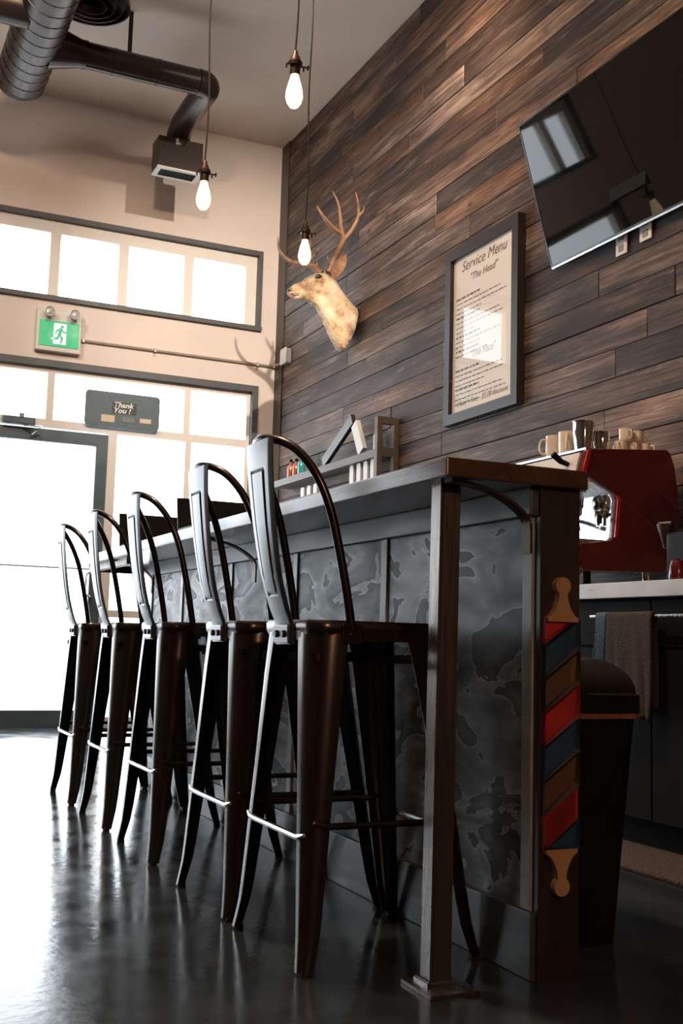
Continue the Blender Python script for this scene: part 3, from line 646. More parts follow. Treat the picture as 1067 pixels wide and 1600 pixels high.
    sp = part(t, 'back_splat', b, 'gunlight', True, 'brushed grey back splat with long raised tongue', 35)
    obj('bracket_plate', box(-.176, -.163, -.045, .045, .690, .733, .003), 'gunlight', sp)
    for y in (-.022, .022): b = bmesh.new(); lathe(b, [(.007, -.004), (.0085, 0), (.0085, .004)], 12, (-.178, y, .712), 'X'); obj('bolt', b, 'bolt', sp)
    for o in t.children_recursive:                       # the stool rakes back a little
        for v in o.data.vertices: v.co.x -= .030 * v.co.z / .745
    return t
def copy_tree(o, parent=None):
    c = o.copy(); C.objects.link(c); c.parent = parent
    for ch in list(o.children): copy_tree(ch, c)
    return c
stool = make_stool()
SX = 1.163
spots = [(2.432, 'nearest gunmetal stool, closest to the steel post of the bar'), (2.915, 'second gunmetal stool from the steel post of the bar'), (3.635, 'middle gunmetal stool of the five along the bar'), (4.270, 'second gunmetal stool from the glass door'), (4.905, 'farthest gunmetal stool, closest to the glass door')]
kids = list(stool.children)
for i, (y, lab) in enumerate(spots):
    o = stool if i == 0 else copy_tree(stool)
    o.location = (SX, y, 0); o['label'] = lab

# ------------------------------------------------------------------ laptops on the bar
def laptop(loc, w, h, rz, lean, label):
    t = thing('laptop', label, 'laptop', (0, 0, 0))
    b = box(-w / 2, w / 2, -.22, 0, 0, .014, .003); part(t, 'base', b, 'blackplastic')
    b = bmesh.new(); hexa(b, [(-w / 2, 0, .012), (w / 2, 0, .012), (w / 2, .008, .012), (-w / 2, .008, .012), (-w / 2, lean, h), (w / 2, lean, h), (w / 2, lean + .008, h), (-w / 2, lean + .008, h)])
    lid = part(t, 'lid', b, 'blackplastic')
    b = bmesh.new(); e = .012; hexa(b, [(-w / 2 + e, -.001 + lean * .05, .022), (w / 2 - e, -.001 + lean * .05, .022), (w / 2 - e, .002 + lean * .05, .022), (-w / 2 + e, .002 + lean * .05, .022), (-w / 2 + e, lean * .95 - .001, h - e), (w / 2 - e, lean * .95 - .001, h - e), (w / 2 - e, lean * .95 + .002, h - e), (-w / 2 + e, lean * .95 + .002, h - e)])
    obj('screen', b, 'bezel', lid)
    t.location = loc; t.rotation_euler = (0, 0, rz)
laptop((1.325, 5.02, BZT), .30, .165, 0.0, .03, 'black laptop standing on the bar top nearer the glass door')
laptop((1.325, 4.06, BZT), .31, .135, 0.0, .03, 'black laptop standing on the bar top behind the second stool')

# ------------------------------------------------------------------ deer head
YD = 7.0; sc_ = YD / 7.1
def dz(x, z): return (x * sc_, .6995 + (z - .6995) * sc_)
deer = thing('deer_head_mount', 'mounted deer head with tall antlers on the plank wall', 'deer head', (3.2, YD, 2.72))
# stations from the wall to the nose: top point, bottom point, half width
st = [((3.305, 3.075), (3.225, 2.745), .125), ((3.27, 3.10), (3.165, 2.768), .130), ((3.225, 3.140), (3.115, 2.845), .118), ((3.185, 3.185), (3.072, 2.93), .102), ((3.150, 3.235), (3.025, 3.005), .088), ((3.105, 3.29), (2.985, 3.055), .080), ((3.045, 3.318), (2.945, 3.080), .076), ((2.985, 3.312), (2.915, 3.090), .070), ((2.935, 3.283), (2.885, 3.094), .058), ((2.885, 3.245), (2.853, 3.093), .046), ((2.835, 3.210), (2.825, 3.092), .038), ((2.79, 3.180), (2.793, 3.095), .034), ((2.768, 3.163), (2.775, 3.105), .028), ((2.760, 3.145), (2.765, 3.118), .015)]
b = bmesh.new(); rings = []; NR = 20; cols = {}
for si, (tp, bt_, hw) in enumerate(st):
    (tx, tz), (bx_, bz_) = dz(*tp), dz(*bt_)
    cx, cz = (tx + bx_) / 2, (tz + bz_) / 2; ring = []
    for k in range(NR):
        a = 2 * PI * k / NR; s = math.sin(a); co = math.cos(a)          # co=+1 top, -1 bottom
        wv = hw * (1.0 + (.12 if co > 0 else -.10) * abs(co)) * (abs(s) ** .85) * (1 if s >= 0 else -1)
        if 7 <= si <= 9 and co > .5: wv *= .9
        v = b.verts.new((cx + (tx - cx) * co, YD + wv, cz + (tz - cz) * co))
        light = 1.0
        if si <= 6 and co < -.55: light = 1.75                          # pale throat and chest edge
        elif si >= 10 and co < -.3: light = 1.5
        elif si <= 5 and co > .75: light = .62                          # darker ridge of the neck
        elif 6 <= si <= 9 and co > .7: light = .52                      # dark brow
        elif si >= 12: light = .30
        elif si in (0, 1): light = .85
        cols[len(cols)] = light
        ring.append(v)
    rings.append(ring)
for a, c in zip(rings, rings[1:]):
    for k in range(NR): b.faces.new((a[k], a[(k + 1) % NR], c[(k + 1) % NR], c[k]))
b.faces.new(rings[0]); b.faces.new(rings[-1][::-1])
body = part(deer, 'head_and_neck', b, 'fur', True, 'tan fur head and neck with pale throat', 180)
ca = body.data.color_attributes.new('coat', 'FLOAT_COLOR', 'POINT')
for i in range(len(body.data.vertices)): l = cols.get(i, 1.0); ca.data[i].color = (l, l, l, 1)
sm = body.modifiers.new('s', 'SUBSURF'); sm.levels = 2; sm.render_levels = 2
tx_ = bpy.data.textures.new('furlump', 'CLOUDS'); tx_.noise_scale = 0.045
dm = body.modifiers.new('d', 'DISPLACE'); dm.texture = tx_; dm.strength = .020; dm.mid_level = .5
def setfur(o):
    ca = o.data.color_attributes.new('coat', 'FLOAT_COLOR', 'POINT')
    for d_ in ca.data: d_.color = (.55, .42, .36, 1)
for sy in (-1, 1):
    ex, ez = dz(2.975, 3.258)
    b = bmesh.new(); bmesh.ops.create_uvsphere(b, u_segments=14, v_segments=10, radius=.0165); bmesh.ops.translate(b, verts=b.verts, vec=(ex, YD + sy * .060, ez)); part(deer, 'eye', b, 'eye', True)
    b = bmesh.new(); bmesh.ops.create_uvsphere(b, u_segments=16, v_segments=8, radius=1.0)
    for v in b.verts: v.co = Vector((v.co.x * .028, v.co.y * .006, v.co.z * .016)) + Vector((ex, YD + sy * .062, ez + .006))
    part(deer, 'eyelid', b, 'dark', True)
    # ear: cupped leaf rising from the back of the head
    p0 = Vector((dz(3.085, 3.275)[0], YD + sy * .055, dz(3.085, 3.275)[1])); p1 = Vector((dz(3.16, 3.455)[0], YD + sy * .125, dz(3.16, 3.455)[1]))
    ax = (p1 - p0); side = Vector((1, 0, -.45)).normalized(); side = (side - ax.normalized() * side.dot(ax.normalized())).normalized(); nrm = ax.normalized().cross(side)
    b = bmesh.new(); ga, gb = [], []
    for i in range(9):
        t = i / 8; hw = .040 * (math.sin(PI * min(1, t * .93 + .10)) ** .75); ra, rb = [], []
        for j in range(7):
            u = -1 + 2 * j / 6; p = p0 + ax * t + side * hw * u + nrm * (-.020 * (1 - u * u) * sy * (1 - t * .5))
            ra.append(b.verts.new(p)); rb.append(b.verts.new(p + nrm * .006))
        ga.append(ra); gb.append(rb)
    for g in (ga, gb):
        for i in range(8):
            for j in range(6): b.faces.new((g[i][j], g[i][j + 1], g[i + 1][j + 1], g[i + 1][j]))
    for i in range(8):
        for j in (0, 6): b.faces.new((ga[i][j], gb[i][j], gb[i + 1][j], ga[i + 1][j]))
    for i in (0, 8):
        for j in range(6): b.faces.new((ga[i][j], ga[i][j + 1], gb[i][j + 1], gb[i][j]))
    e_ = part(deer, 'ear', b, 'fur', True); setfur(e_)
    nx, nz = dz(2.768, 3.142)
    b = bmesh.new(); bmesh.ops.create_uvsphere(b, u_segments=10, v_segments=8, radius=.010); bmesh.ops.translate(b, verts=b.verts, vec=(nx, YD + sy * .020, nz)); part(deer, 'nostril', b, 'dark', True)
b = bmesh.new(); tube(b, smooth_path([(dz(2.775, 3.118)[0], YD - .030, dz(2.775, 3.118)[1]), (dz(2.80, 3.118)[0], YD - .041, dz(2.80, 3.118)[1]), (dz(2.84, 3.125)[0], YD - .046, dz(2.84, 3.125)[1])], 4), .0024, 6); part(deer, 'mouth_line', b, 'dark', True)
def antler(side, dy0):
    """mule-deer fork: main beam sweeps out and up, splitting twice"""
    def P_(x, z, dy): q = dz(x, z); return Vector((q[0], YD + dy, q[1]))
    b = bmesh.new()
    if side < 0:      # the antler towards the camera
        beam = [P_(3.055, 3.32, -.035), P_(3.085, 3.40, -.06), P_(3.11, 3.48, -.10), P_(3.13, 3.54, -.13)]
        tines = [[beam[-1], P_(3.18, 3.62, -.16), P_(3.215, 3.71, -.17), P_(3.222, 3.80, -.16), P_(3.206, 3.906, -.14)], [beam[-1], P_(3.10, 3.60, -.15), P_(3.075, 3.70, -.17), P_(3.058, 3.785, -.17), P_(3.02, 3.872, -.15)], [P_(3.105, 3.575, -.14), P_(3.03, 3.60, -.16), P_(2.957, 3.646, -.18), P_(2.91, 3.70, -.18), P_(2.893, 3.735, -.17)], [P_(3.222, 3.72, -.17), P_(3.25, 3.76, -.18), P_(3.262, 3.80, -.18)], [P_(3.06, 3.36, -.05), P_(3.035, 3.40, -.07), P_(3.03, 3.425, -.07)]]
    else:
        beam = [P_(3.03, 3.32, .035), P_(2.99, 3.375, .07), P_(2.955, 3.40, .11), P_(2.90, 3.415, .16)]
        tines = [[beam[-1], P_(2.85, 3.435, .19), P_(2.80, 3.475, .21), P_(2.765, 3.53, .21), P_(2.755, 3.60, .20)], [P_(2.955, 3.40, .11), P_(2.985, 3.45, .15), P_(3.005, 3.54, .18), P_(3.0, 3.62, .18)], [P_(2.985, 3.45, .15), P_(3.04, 3.52, .17), P_(3.075, 3.58, .17)], [P_(2.99, 3.35, .06), P_(3.015, 3.40, .08), P_(3.02, 3.43, .08)]]
    q = smooth_path(beam, 5); tube(b, q, [.026 - .007 * i / (len(q) - 1) for i in range(len(q))], 10)
    for t in tines:
        q = smooth_path(t, 5); r0 = .019 if len(t) > 3 else .012
        tube(b, q, [r0 * (1 - .82 * (i / (len(q) - 1)) ** 1.4) for i in range(len(q))], 8)
    part(deer, 'antler', b, 'horn', True, None, 60)
antler(-1, 0); antler(1, 0)

# ------------------------------------------------------------------ framed menu
PY0, PY1, PZ0, PZ1 = 4.895, 5.548, 2.025, 2.952
FY0, FY1, FZ0, FZ1 = 4.835, 5.608, 1.965, 3.012
mn = thing('framed_menu', 'tall framed service menu behind glass on the plank wall', 'framed menu', (W - .03, 5.22, 1.965))
X0, X1 = W - .072, W - .024
def mitre(p): b = bmesh.new(); prism(b, p, (X0, X1), lambda u, v, d: (d, u, v)); part(mn, 'frame_bar', b, 'menuframe')
mitre([(FY0, FZ0), (FY1, FZ0), (PY1, PZ0), (PY0, PZ0)]); mitre([(FY0, FZ1), (FY1, FZ1), (PY1, PZ1), (PY0, PZ1)])
mitre([(FY0, FZ0), (PY0, PZ0), (PY0, PZ1), (FY0, FZ1)]); mitre([(FY1, FZ0), (PY1, PZ0), (PY1, PZ1), (FY1, FZ1)])
pp = part(mn, 'menu_paper', box(W - .046, W - .030, PY0, PY1, PZ0, PZ1), 'paper')
XT = W - .0475; YC = (PY0 + PY1) / 2
def menu_f(yc, zc): return lambda u, v: (XT, yc - u, zc + v)
text('print', 'Service Menu', .088, menu_f(YC, 2.862), 'print', pp, .3, 0)
text('print', '"The Head"', .062, menu_f(YC, 2.785), 'print', pp, .3, 0)
text('print', '"The Face"', .062, menu_f(YC, 2.325), 'print', pp, .3, 0)
text('print', 'Head + Face - $5.00 discount', .044, menu_f(YC, 2.065), 'print', pp, .3, 0)
def print_lines(z, n, head=True):
    b = bmesh.new(); rnd = random.Random(int(z * 1000))
    for i in range(n):
        zz = z - i * .029; y = PY1 - .035; end = PY0 + .04 + rnd.random() * .12 if i < n - 1 else PY0 + .25 + rnd.random() * .15
        hh = .0055 if (i == 0 and head) else .0028
        if i == 0 and head: end = PY0 + .36
        while y > end:
            l = .015 + rnd.random() * .035
            v = [b.verts.new(p) for p in ((XT, y, zz - hh), (XT, max(y - l, end), zz - hh), (XT, max(y - l, end), zz + hh), (XT, y, zz + hh))]; b.faces.new(v); y -= l + .010
    obj('print_lines', b, 'print', pp)
for z, n in ((2.705, 4), (2.590, 4), (2.475, 3), (2.390, 2), (2.275, 4), (2.165, 4)): print_lines(z, n)
part(mn, 'glass_sheet', box(W - .052, W - .050, PY0, PY1, PZ0, PZ1), 'glass')

# ------------------------------------------------------------------ television
tv = thing('television', 'large black flat television tilted down from the plank wall', 'television', (3.2, 3.9, 2.607))
a0 = Vector((3.2, 4.538, 2.607)); ux = Vector((0, -1, 0)); uz = Vector((-.209, 0, .713)).normalized(); un = Vector((-.9596, 0, -.2813)); TW, TH = 1.33, .743
def tvq(b, u0, u1, v0, v1, d0, d1):
    f = lambda u, v, d: a0 + ux * u + uz * v + un * d
    hexa(b, [f(u0, v0, d0), f(u1, v0, d0), f(u1, v1, d0), f(u0, v1, d0), f(u0, v0, d1), f(u1, v0, d1), f(u1, v1, d1), f(u0, v1, d1)]); return b
part(tv, 'back_shell', tvq(bmesh.new(), .02, TW - .02, .03, TH - .03, -.045, -.008), 'blackplastic')
part(tv, 'screen', tvq(bmesh.new(), .008, TW - .008, .014, TH - .008, -.008, 0), 'screen', label='glossy black screen reflecting the windows')
b = bmesh.new(); tvq(b, 0, TW, 0, .014, -.012, .002); tvq(b, 0, TW, TH - .008, TH, -.012, .002); tvq(b, 0, .008, .014, TH - .008, -.012, .002); tvq(b, TW - .008, TW, .014, TH - .008, -.012, .002)
part(tv, 'bezel', b, 'bezel')
part(tv, 'lower_strip', tvq(bmesh.new(), .004, TW - .004, -.006, .003, -.004, .004), 'rung')
b = bmesh.new(); bx(b, 3.14, W - .026, 3.75, 4.0, 2.75, 3.05); hexa(b, [tuple(a0 + ux * .5 + uz * .25 - un * .04), tuple(a0 + ux * .8 + uz * .25 - un * .04), tuple(a0 + ux * .8 + uz * .5 - un * .04), tuple(a0 + ux * .5 + uz * .5 - un * .04), (3.2, 4.0, 2.8), (3.2, 3.76, 2.8), (3.2, 3.76, 3.0), (3.2, 4.0, 3.0)])
part(tv, 'wall_mount', b, 'blackplastic')
def outlet(y, z, label):
    t = thing('wall_outlet', label, 'outlet', (W - .024, y, z), 'outlets under the television')
    part(t, 'cover_plate', box(W - .032, W - .024, y - .04, y + .04, z - .058, z + .058, .003), 'signwhite')
    for dz_ in (-.026, .026): part(t, 'socket_face', box(W - .035, W - .031, y - .018, y + .018, z + dz_ - .016, z + dz_ + .016, .002), 'greycard')
outlet(4.03, 2.585, 'pale wall outlet farther from the frame edge, under the television'); outlet(3.86, 2.60, 'pale wall outlet nearer the right picture edge, under the television')

# ------------------------------------------------------------------ exit sign, conduit, thank-you sign
ex = thing('exit_sign', 'green running man exit sign with two emergency lamp heads', 'exit sign', (1.43, D, 2.84))
part(ex, 'housing', box(1.262, 1.605, D - .06, D, 2.838, 3.165, .008), 'signwhite')
gp = part(ex, 'sign_panel', box(1.285, 1.585, D - .066, D - .059, 2.875, 3.075), 'green')
YS = D - .0675
def flat(poly, mat, name, par, y=YS):
    b = bmesh.new(); v = [b.verts.new((u, y, w)) for u, w in poly]; b.faces.new(v); return obj(name, b, mat, par)
flat([(1.392, 2.895), (1.488, 2.895), (1.488, 3.058), (1.392, 3.058)], 'exitwhite', 'doorway_mark', gp)
def strip(b, pts, w, y):
    for (a, c) in zip(pts, pts[1:]):
        a, c = Vector((a[0], 0, a[1])), Vector((c[0], 0, c[1])); t = (c - a).normalized(); n = Vector((-t.z, 0, t.x)) * w / 2; e = t * w * .3
        v = [b.verts.new(q + Vector((0, y, 0))) for q in (a - n - e, c - n + e, c + n + e, a + n - e)]; b.faces.new(v)
b = bmesh.new(); yy = YS - .0012
v = [b.verts.new((1.455 + .0125 * math.cos(k * PI / 6), yy, 3.034 + .0125 * math.sin(k * PI / 6))) for k in range(12)]; b.faces.new(v)
strip(b, [(1.447, 3.014), (1.436, 2.968)], .026, yy); strip(b, [(1.436, 2.966), (1.458, 2.944), (1.45, 2.908)], .014, yy - .0004); strip(b, [(1.433, 2.966), (1.422, 2.938), (1.398, 2.934)], .014, yy - .0008)
strip(b, [(1.45, 3.012), (1.472, 2.99), (1.49, 2.993)], .010, yy - .0012); strip(b, [(1.44, 3.012), (1.415, 3.0), (1.408, 2.975)], .010, yy - .0016)
obj('running_man', b, 'green', gp)
flat([(1.375, 2.940), (1.392, 2.940), (1.392, 2.928), (1.375, 2.928)], 'exitwhite', 'arm_mark', gp)
for x in (1.345, 1.535):
    b = bmesh.new(); c_ = Vector((x, D - .062, 3.128)); lathe(b, [(.018, .0), (.022, -.02), (.036, -.04), (.040, -.075), (.034, -.078), (.028, -.066), (.0, -.062)], 20, c_, 'Y')
    h_ = part(ex, 'lamp_head', b, 'signwhite', True)
    b = bmesh.new(); lathe(b, [(.029, 0), (.024, -.006), (.0, -.009)], 18, c_ + Vector((0, -.066, 0)), 'Y'); obj('lens', b, 'lens', h_, True)
    b = bmesh.new(); tube(b, [(x, D - .06, 3.10), (x - .004, D - .085, 3.075)], .016, 10); obj('swivel', b, 'signwhite', h_, True)
cd = thing('conduit', 'thin painted conduit running from the exit sign to the corner box', 'conduit', (2.4, D - .015, 2.96))
part(cd, 'pipe', tube(bmesh.new(), smooth_path([(1.606, D - .018, 2.962), (2.2, D - .018, 2.962), (3.10, D - .018, 2.962), (3.185, D - .03, 2.962), (3.235, D - .10, 2.968), (3.238, 8.30, 2.985)], 5), .0105, 8), 'galv', True)
for x in (1.63, 2.2, 3.07):
    b = bmesh.new(); bx(b, x - .009, x + .009, D - .033, D - .0005, 2.945, 2.979, .002); bx(b, x - .009, x + .009, D - .006, D - .0005, 2.920, 2.946); part(cd, 'clip', b, 'galv')
jb = thing('junction_box', 'small white junction box on the planks below the deer', 'outlet', (W, 8.245, 2.985))
part(jb, 'box_body', box(W - .07, W - .024, 8.185, 8.30, 2.925, 3.045, .004), 'greycard'); part(jb, 'cover', box(W - .076, W - .069, 8.18, 8.305, 2.92, 3.05, .003), 'signwhite')
ty = thing('thank_you_sign', 'dark slate thank you sign with small cards in the transom window', 'sign', (1.96, D - .03, 2.31))
TYY = D - .016
def rrect(x0, x1, z0, z1, r, n=5):
    o = []
    for cx, cz, a0_ in ((x1 - r, z1 - r, 0), (x0 + r, z1 - r, PI / 2), (x0 + r, z0 + r, PI), (x1 - r, z0 + r, 1.5 * PI)):
        for k in range(n + 1): a = a0_ + k * PI / 2 / n; o.append((cx + r * math.cos(a), cz + r * math.sin(a)))
    return o
pl_ = part(ty, 'board', prism(bmesh.new(), rrect(1.672, 2.262, 2.31, 2.585, .03), (TYY, TYY + .012), lambda u, v, d: (u, d, v)), 'slatesign')
obj('print_patch', box(1.88, 2.075, TYY - .001, TYY + .001, 2.418, 2.51), 'slatedark', pl_)
yt = TYY - .002
text('lettering', 'Thank', .056, lambda u, v: (1.968 + u * 1.1, yt, 2.470 + v), 'white', pl_, .25, .0012); text('lettering', 'You !', .056, lambda u, v: (1.958 + u * 1.1, yt, 2.426 + v), 'white', pl_, .25, .0012)
for x0, x1, z0, z1, m_ in ((1.80, 1.905, 2.345, 2.40, 'cream'), (1.965, 2.06, 2.355, 2.395, 'greycard'), (2.105, 2.195, 2.362, 2.398, 'cream')): obj('card', box(x0, x1, TYY - .004, TYY, z0, z1), m_, pl_)

# ------------------------------------------------------------------ shelf on the plank wall
XW = W - .026; XF = W - .17
sh_ = thing('wall_shelf', 'weathered wooden shelf on the plank wall with an open end frame', 'shelf', (XW, 7.2, 1.85))
part(sh_, 'shelf_board', box(XF, XW, 6.30, 8.10, 1.878, 1.930, .003), 'shelfwood')
part(sh_, 'upright', box(XF - .01, XF + .025, 6.255, 6.302, 1.55, 2.135, .002), 'shelfwood'); part(sh_, 'upright', box(XW - .035, XW, 6.255, 6.302, 1.55, 2.135, .002), 'shelfwood')
part(sh_, 'crossbar', box(XF + .025, XW - .035, 6.26, 6.298, 2.09, 2.135), 'shelfwood'); part(sh_, 'crossbar', box(XF + .025, XW - .035, 6.26, 6.298, 1.88, 1.935), 'shelfwood')
def slat(y, z0, z1, lab=None, x=None):
    x = XF + .03 if x is None else x
    return part(sl, 'slat', prism(bmesh.new(), rrect(y - .030, y + .030, z0, z1, .018), (x, x + .014), lambda u, v, d: (d, u, v)), 'whitewood')
sl = thing('white_slat_rack', 'row of four white upright slats under the shelf near its end frame', 'slats', (XF, 6.6, 1.55))
for y in (6.40, 6.505, 6.61, 6.72): slat(y, 1.55, 1.877)
part(sl, 'cross_strip', box(XF + .044, XF + .056, 6.37, 6.75, 1.60, 1.64), 'whitewood')
sl = thing('white_slat_rack', 'row of three white upright slats under the shelf, nearer the windows', 'slats', (XF, 7.5, 1.55))
for y in (7.34, 7.46, 7.58): slat(y, 1.55, 1.825)
part(sl, 'cross_strip', box(XF + .044, XF + .056, 7.28, 7.62, 1.60, 1.64), 'whitewood')
af = thing('a_frame_board', 'two boards leaning together in an a shape above the shelf', 'wooden frame', (XF, 6.9, 1.93))
def lean(p0, p1, w, mat, x0, x1):
    p0, p1 = Vector((0, *p0)), Vector((0, *p1)); n = Vector((0, -(p1 - p0).z, (p1 - p0).y)).normalized() * w / 2
    b = bmesh.new(); prism(b, [(q.y, q.z) for q in (p0 - n, p1 - n, p1 + n, p0 + n)], (x0, x1), lambda u, v, d: (d, u, v)); return part(af, 'board', b, mat)
lean((7.22, 1.931), (6.74, 2.17), .075, 'darkwood', XF + .03, XF + .06); lean((6.58, 1.931), (6.70, 2.14), .085, 'whitewood', XF + .028, XF + .058)
for o in list(af.children):
    zmin = min(v.co.z for v in o.data.vertices)
    if zmin < 0: o.location.z -= zmin
def bottle(loc, h, r, mat, label, cap='black'):
    t = thing('bottle', label, 'bottle', loc)
    b = bmesh.new(); lathe(b, [(r * .9, 0), (r, .006), (r, h * .55), (r * .8, h * .64), (r * .36, h * .72), (r * .34, h * .86)], 16, loc); part(t, 'glass_body', b, mat, True)
    b = bmesh.new(); lathe(b, [(r * .42, h * .84), (r * .42, h), (r * .3, h)], 12, loc); part(t, 'cap', b, cap, True)
bottle((XF + .05, 7.87, 1.93), .15, .028, 'amber', 'amber bottle with black cap, leftmost on the shelf')
bottle((XF + .05, 7.76, 1.93), .14, .028, 'amber', 'amber bottle between the leftmost and the teal bottle')
bottle((XF + .05, 7.66, 1.93), .155, .028, 'teal', 'teal bottle standing on the shelf by the windows')
bottle((XF + .05, 6.37, 1.93), .19, .028, 'milky', 'pale bottle on the shelf touching the open end frame'); bottle((XF + .10, 6.455, 1.93), .175, .026, 'milky', 'pale shorter bottle second from the open end frame')

# ------------------------------------------------------------------ back counter
CX = 2.60
bc = thing('back_counter', 'black back counter with pale grey worktop along the plank wall', 'counter', (2.95, 3.8, 0))
part(bc, 'worktop', box(CX, W - .026, 1.5, 5.8, .883, .940, .003), 'ctop', label='pale grey worktop')
part(bc, 'cabinet_body', box(CX + .045, W - .026, 1.55, 5.75, .10, .883), 'black'); part(bc, 'toe_kick', box(CX + .10, W - .026, 1.55, 5.75, 0, .10), 'black')
y = 1.56
while y < 5.7:
    y1 = min(y + .52, 5.74)
    d_ = part(bc, 'cabinet_door', box(CX + .027, CX + .045, y, y1 - .008, .11, .70, .002), 'black'); part(bc, 'drawer_front', box(CX + .027, CX + .045, y, y1 - .008, .71, .872, .002), 'black')
    y = y1
part(bc, 'towel_bar', tube(bmesh.new(), [(CX + .03, 3.40, .815), (CX - .02, 3.395, .815), (CX - .02, 2.75, .815), (CX + .03, 2.745, .815)], .007, 8), 'steel', True)
def towel(name, y0, y1, zf, zbk, mat, label, x=CX - .02, seed=1, off=0.0):
    b = bmesh.new(); NU, NVV = 26, 22; rnd = random.Random(seed); grid = []; r = .013 + off
    L1, L2 = .815 - zf, .815 - zbk
    for i in range(NVV * 2 + 7):
        row = []
        for j in range(NU + 1):
            u = j / NU; y = y0 + (y1 - y0) * u
            if i < NVV: s = 1 - i / NVV; px, pz = x - r, .815 - L1 * s
            elif i < NVV + 7: a = PI * (i - NVV) / 6; px, pz, s = x - r * math.cos(a), .815 + r * math.sin(a), 0
            else: s = (i - NVV - 6) / NVV; px, pz = x + r, .815 - L2 * s
            w = .011 * math.sin(u * 9 + seed) * s + .006 * math.sin(u * 21 + seed * 2 + s * 3) * s
            if i >= NVV + 7: w = min(w * .25, .004)
            row.append(b.verts.new((px - abs(w) * (1 if i < NVV else -0.2), y + .008 * math.sin(s * 4 + seed) * s, pz + (.006 * math.sin(u * 7) * s))))
        grid.append(row)
    for a, c in zip(grid, grid[1:]):
        for j in range(NU): b.faces.new((a[j], a[j + 1], c[j + 1], c[j]))
    o = obj(name, b, mat, None, True, 180); tag(o, label, 'towel')
    m = o.modifiers.new('t', 'SOLIDIFY'); m.thickness = .006; m.offset = 0
    return o
towel('hand_towel', 3.045, 3.285, .455, .50, 'towelbrown', 'brown terry towel hanging from the counter rail', seed=2)
towel('hand_towel', 3.292, 3.350, .60, .62, 'towelblue', 'blue towel edge hanging beside the brown towel', seed=5)

# ------------------------------------------------------------------ espresso machine
em = thing('espresso_machine', 'glossy red espresso machine on the back counter', 'espresso machine', (2.92, 3.9, .94))
YM0, YM1 = 3.60, 4.30
side = [(2.715, 1.485), (2.73, 1.497), (3.125, 1.530), (3.143, 1.515), (3.165, 1.46), (3.182, 1.35), (3.186, 1.23), (3.150, 1.11), (3.115, 1.03), (3.09, 1.012), (2.70, 1.003), (2.678, 1.015), (2.675, 1.10), (2.69, 1.112), (2.83, 1.130), (2.845, 1.145), (2.862, 1.30), (2.848, 1.325), (2.70, 1.392), (2.688, 1.40)]
for y0, nm in ((YM0, 'side_panel'), (YM1 - .035, 'side_panel')):
    b = bmesh.new(); prism(b, side, (y0, y0 + .035), lambda u, v, d: (u, d, v))
    bmesh.ops.recalc_face_normals(b, faces=b.faces)
    bmesh.ops.bevel(b, geom=[e for e in b.edges if abs((e.verts[0].co - e.verts[1].co).normalized().y) < .1], offset=.006, segments=3, affect='EDGES', profile=.6)
    sp_ = part(em, nm, b, 'red', True, ang=35)
    if y0 == YM0:
        for pts in ([(2.72, 1.452), (2.80, 1.452), (2.93, 1.425), (3.04, 1.375), (3.13, 1.32), (3.178, 1.285)], [(2.866, 1.318), (2.92, 1.285), (3.0, 1.235), (3.07, 1.19), (3.13, 1.145)]):
            b = bmesh.new(); tube(b, smooth_path([(x, YM0 - .0005, z) for x, z in pts], 5), .0022, 6); obj('trim_line', b, 'red', sp_, True)
        b = bmesh.new(); prism(b, [(2.848, 1.145), (2.862, 1.145), (2.880, 1.30), (2.866, 1.318), (2.852, 1.318), (2.864, 1.30)], (YM0 - .006, YM0 + .02), lambda u, v, d: (u, d, v)); obj('edge_trim', b, 'redbright', sp_)
        b = bmesh.new(); prism(b, [(2.690, 1.40), (2.705, 1.395), (2.735, 1.497), (2.716, 1.487)], (YM0 - .006, YM0 + .02), lambda u, v, d: (u, d, v)); obj('edge_trim', b, 'redbright', sp_)
ya, yb2 = YM0 + .035, YM1 - .035
fy = lambda u, v, d: (u, d, v)
part(em, 'head_cover', prism(bmesh.new(), [(2.70, 1.40), (2.722, 1.478), (3.12, 1.50), (3.15, 1.42), (2.86, 1.33)], (ya, yb2), fy), 'steel')
part(em, 'front_band', prism(bmesh.new(), [(2.683, 1.402), (2.700, 1.398), (2.722, 1.482), (2.706, 1.484)], (ya, yb2), fy), 'signwhite')
part(em, 'top_tray', box(2.735, 3.11, ya, yb2, 1.499, 1.508), 'steel')
part(em, 'backsplash', prism(bmesh.new(), [(2.87, 1.14), (2.90, 1.14), (2.90, 1.34), (2.87, 1.34)], (ya, yb2), fy), 'chrome')
part(em, 'rear_body', prism(bmesh.new(), [(2.90, 1.02), (3.10, 1.03), (3.16, 1.23), (3.14, 1.42), (2.90, 1.36)], (ya, yb2), fy), 'red')
part(em, 'drip_tray', box(2.672, 2.87, ya, yb2, 1.108, 1.135, .004), 'steel'); part(em, 'lower_body', prism(bmesh.new(), [(2.69, 1.01), (2.90, 1.01), (2.90, 1.108), (2.685, 1.108)], (ya, yb2), fy), 'red')
part(em, 'control_plate', box(2.862, 2.871, 3.685, 3.735, 1.20, 1.255, .003), 'chrome'); part(em, 'control_button', box(2.858, 2.863, 3.698, 3.722, 1.21, 1.245, .001), 'black')
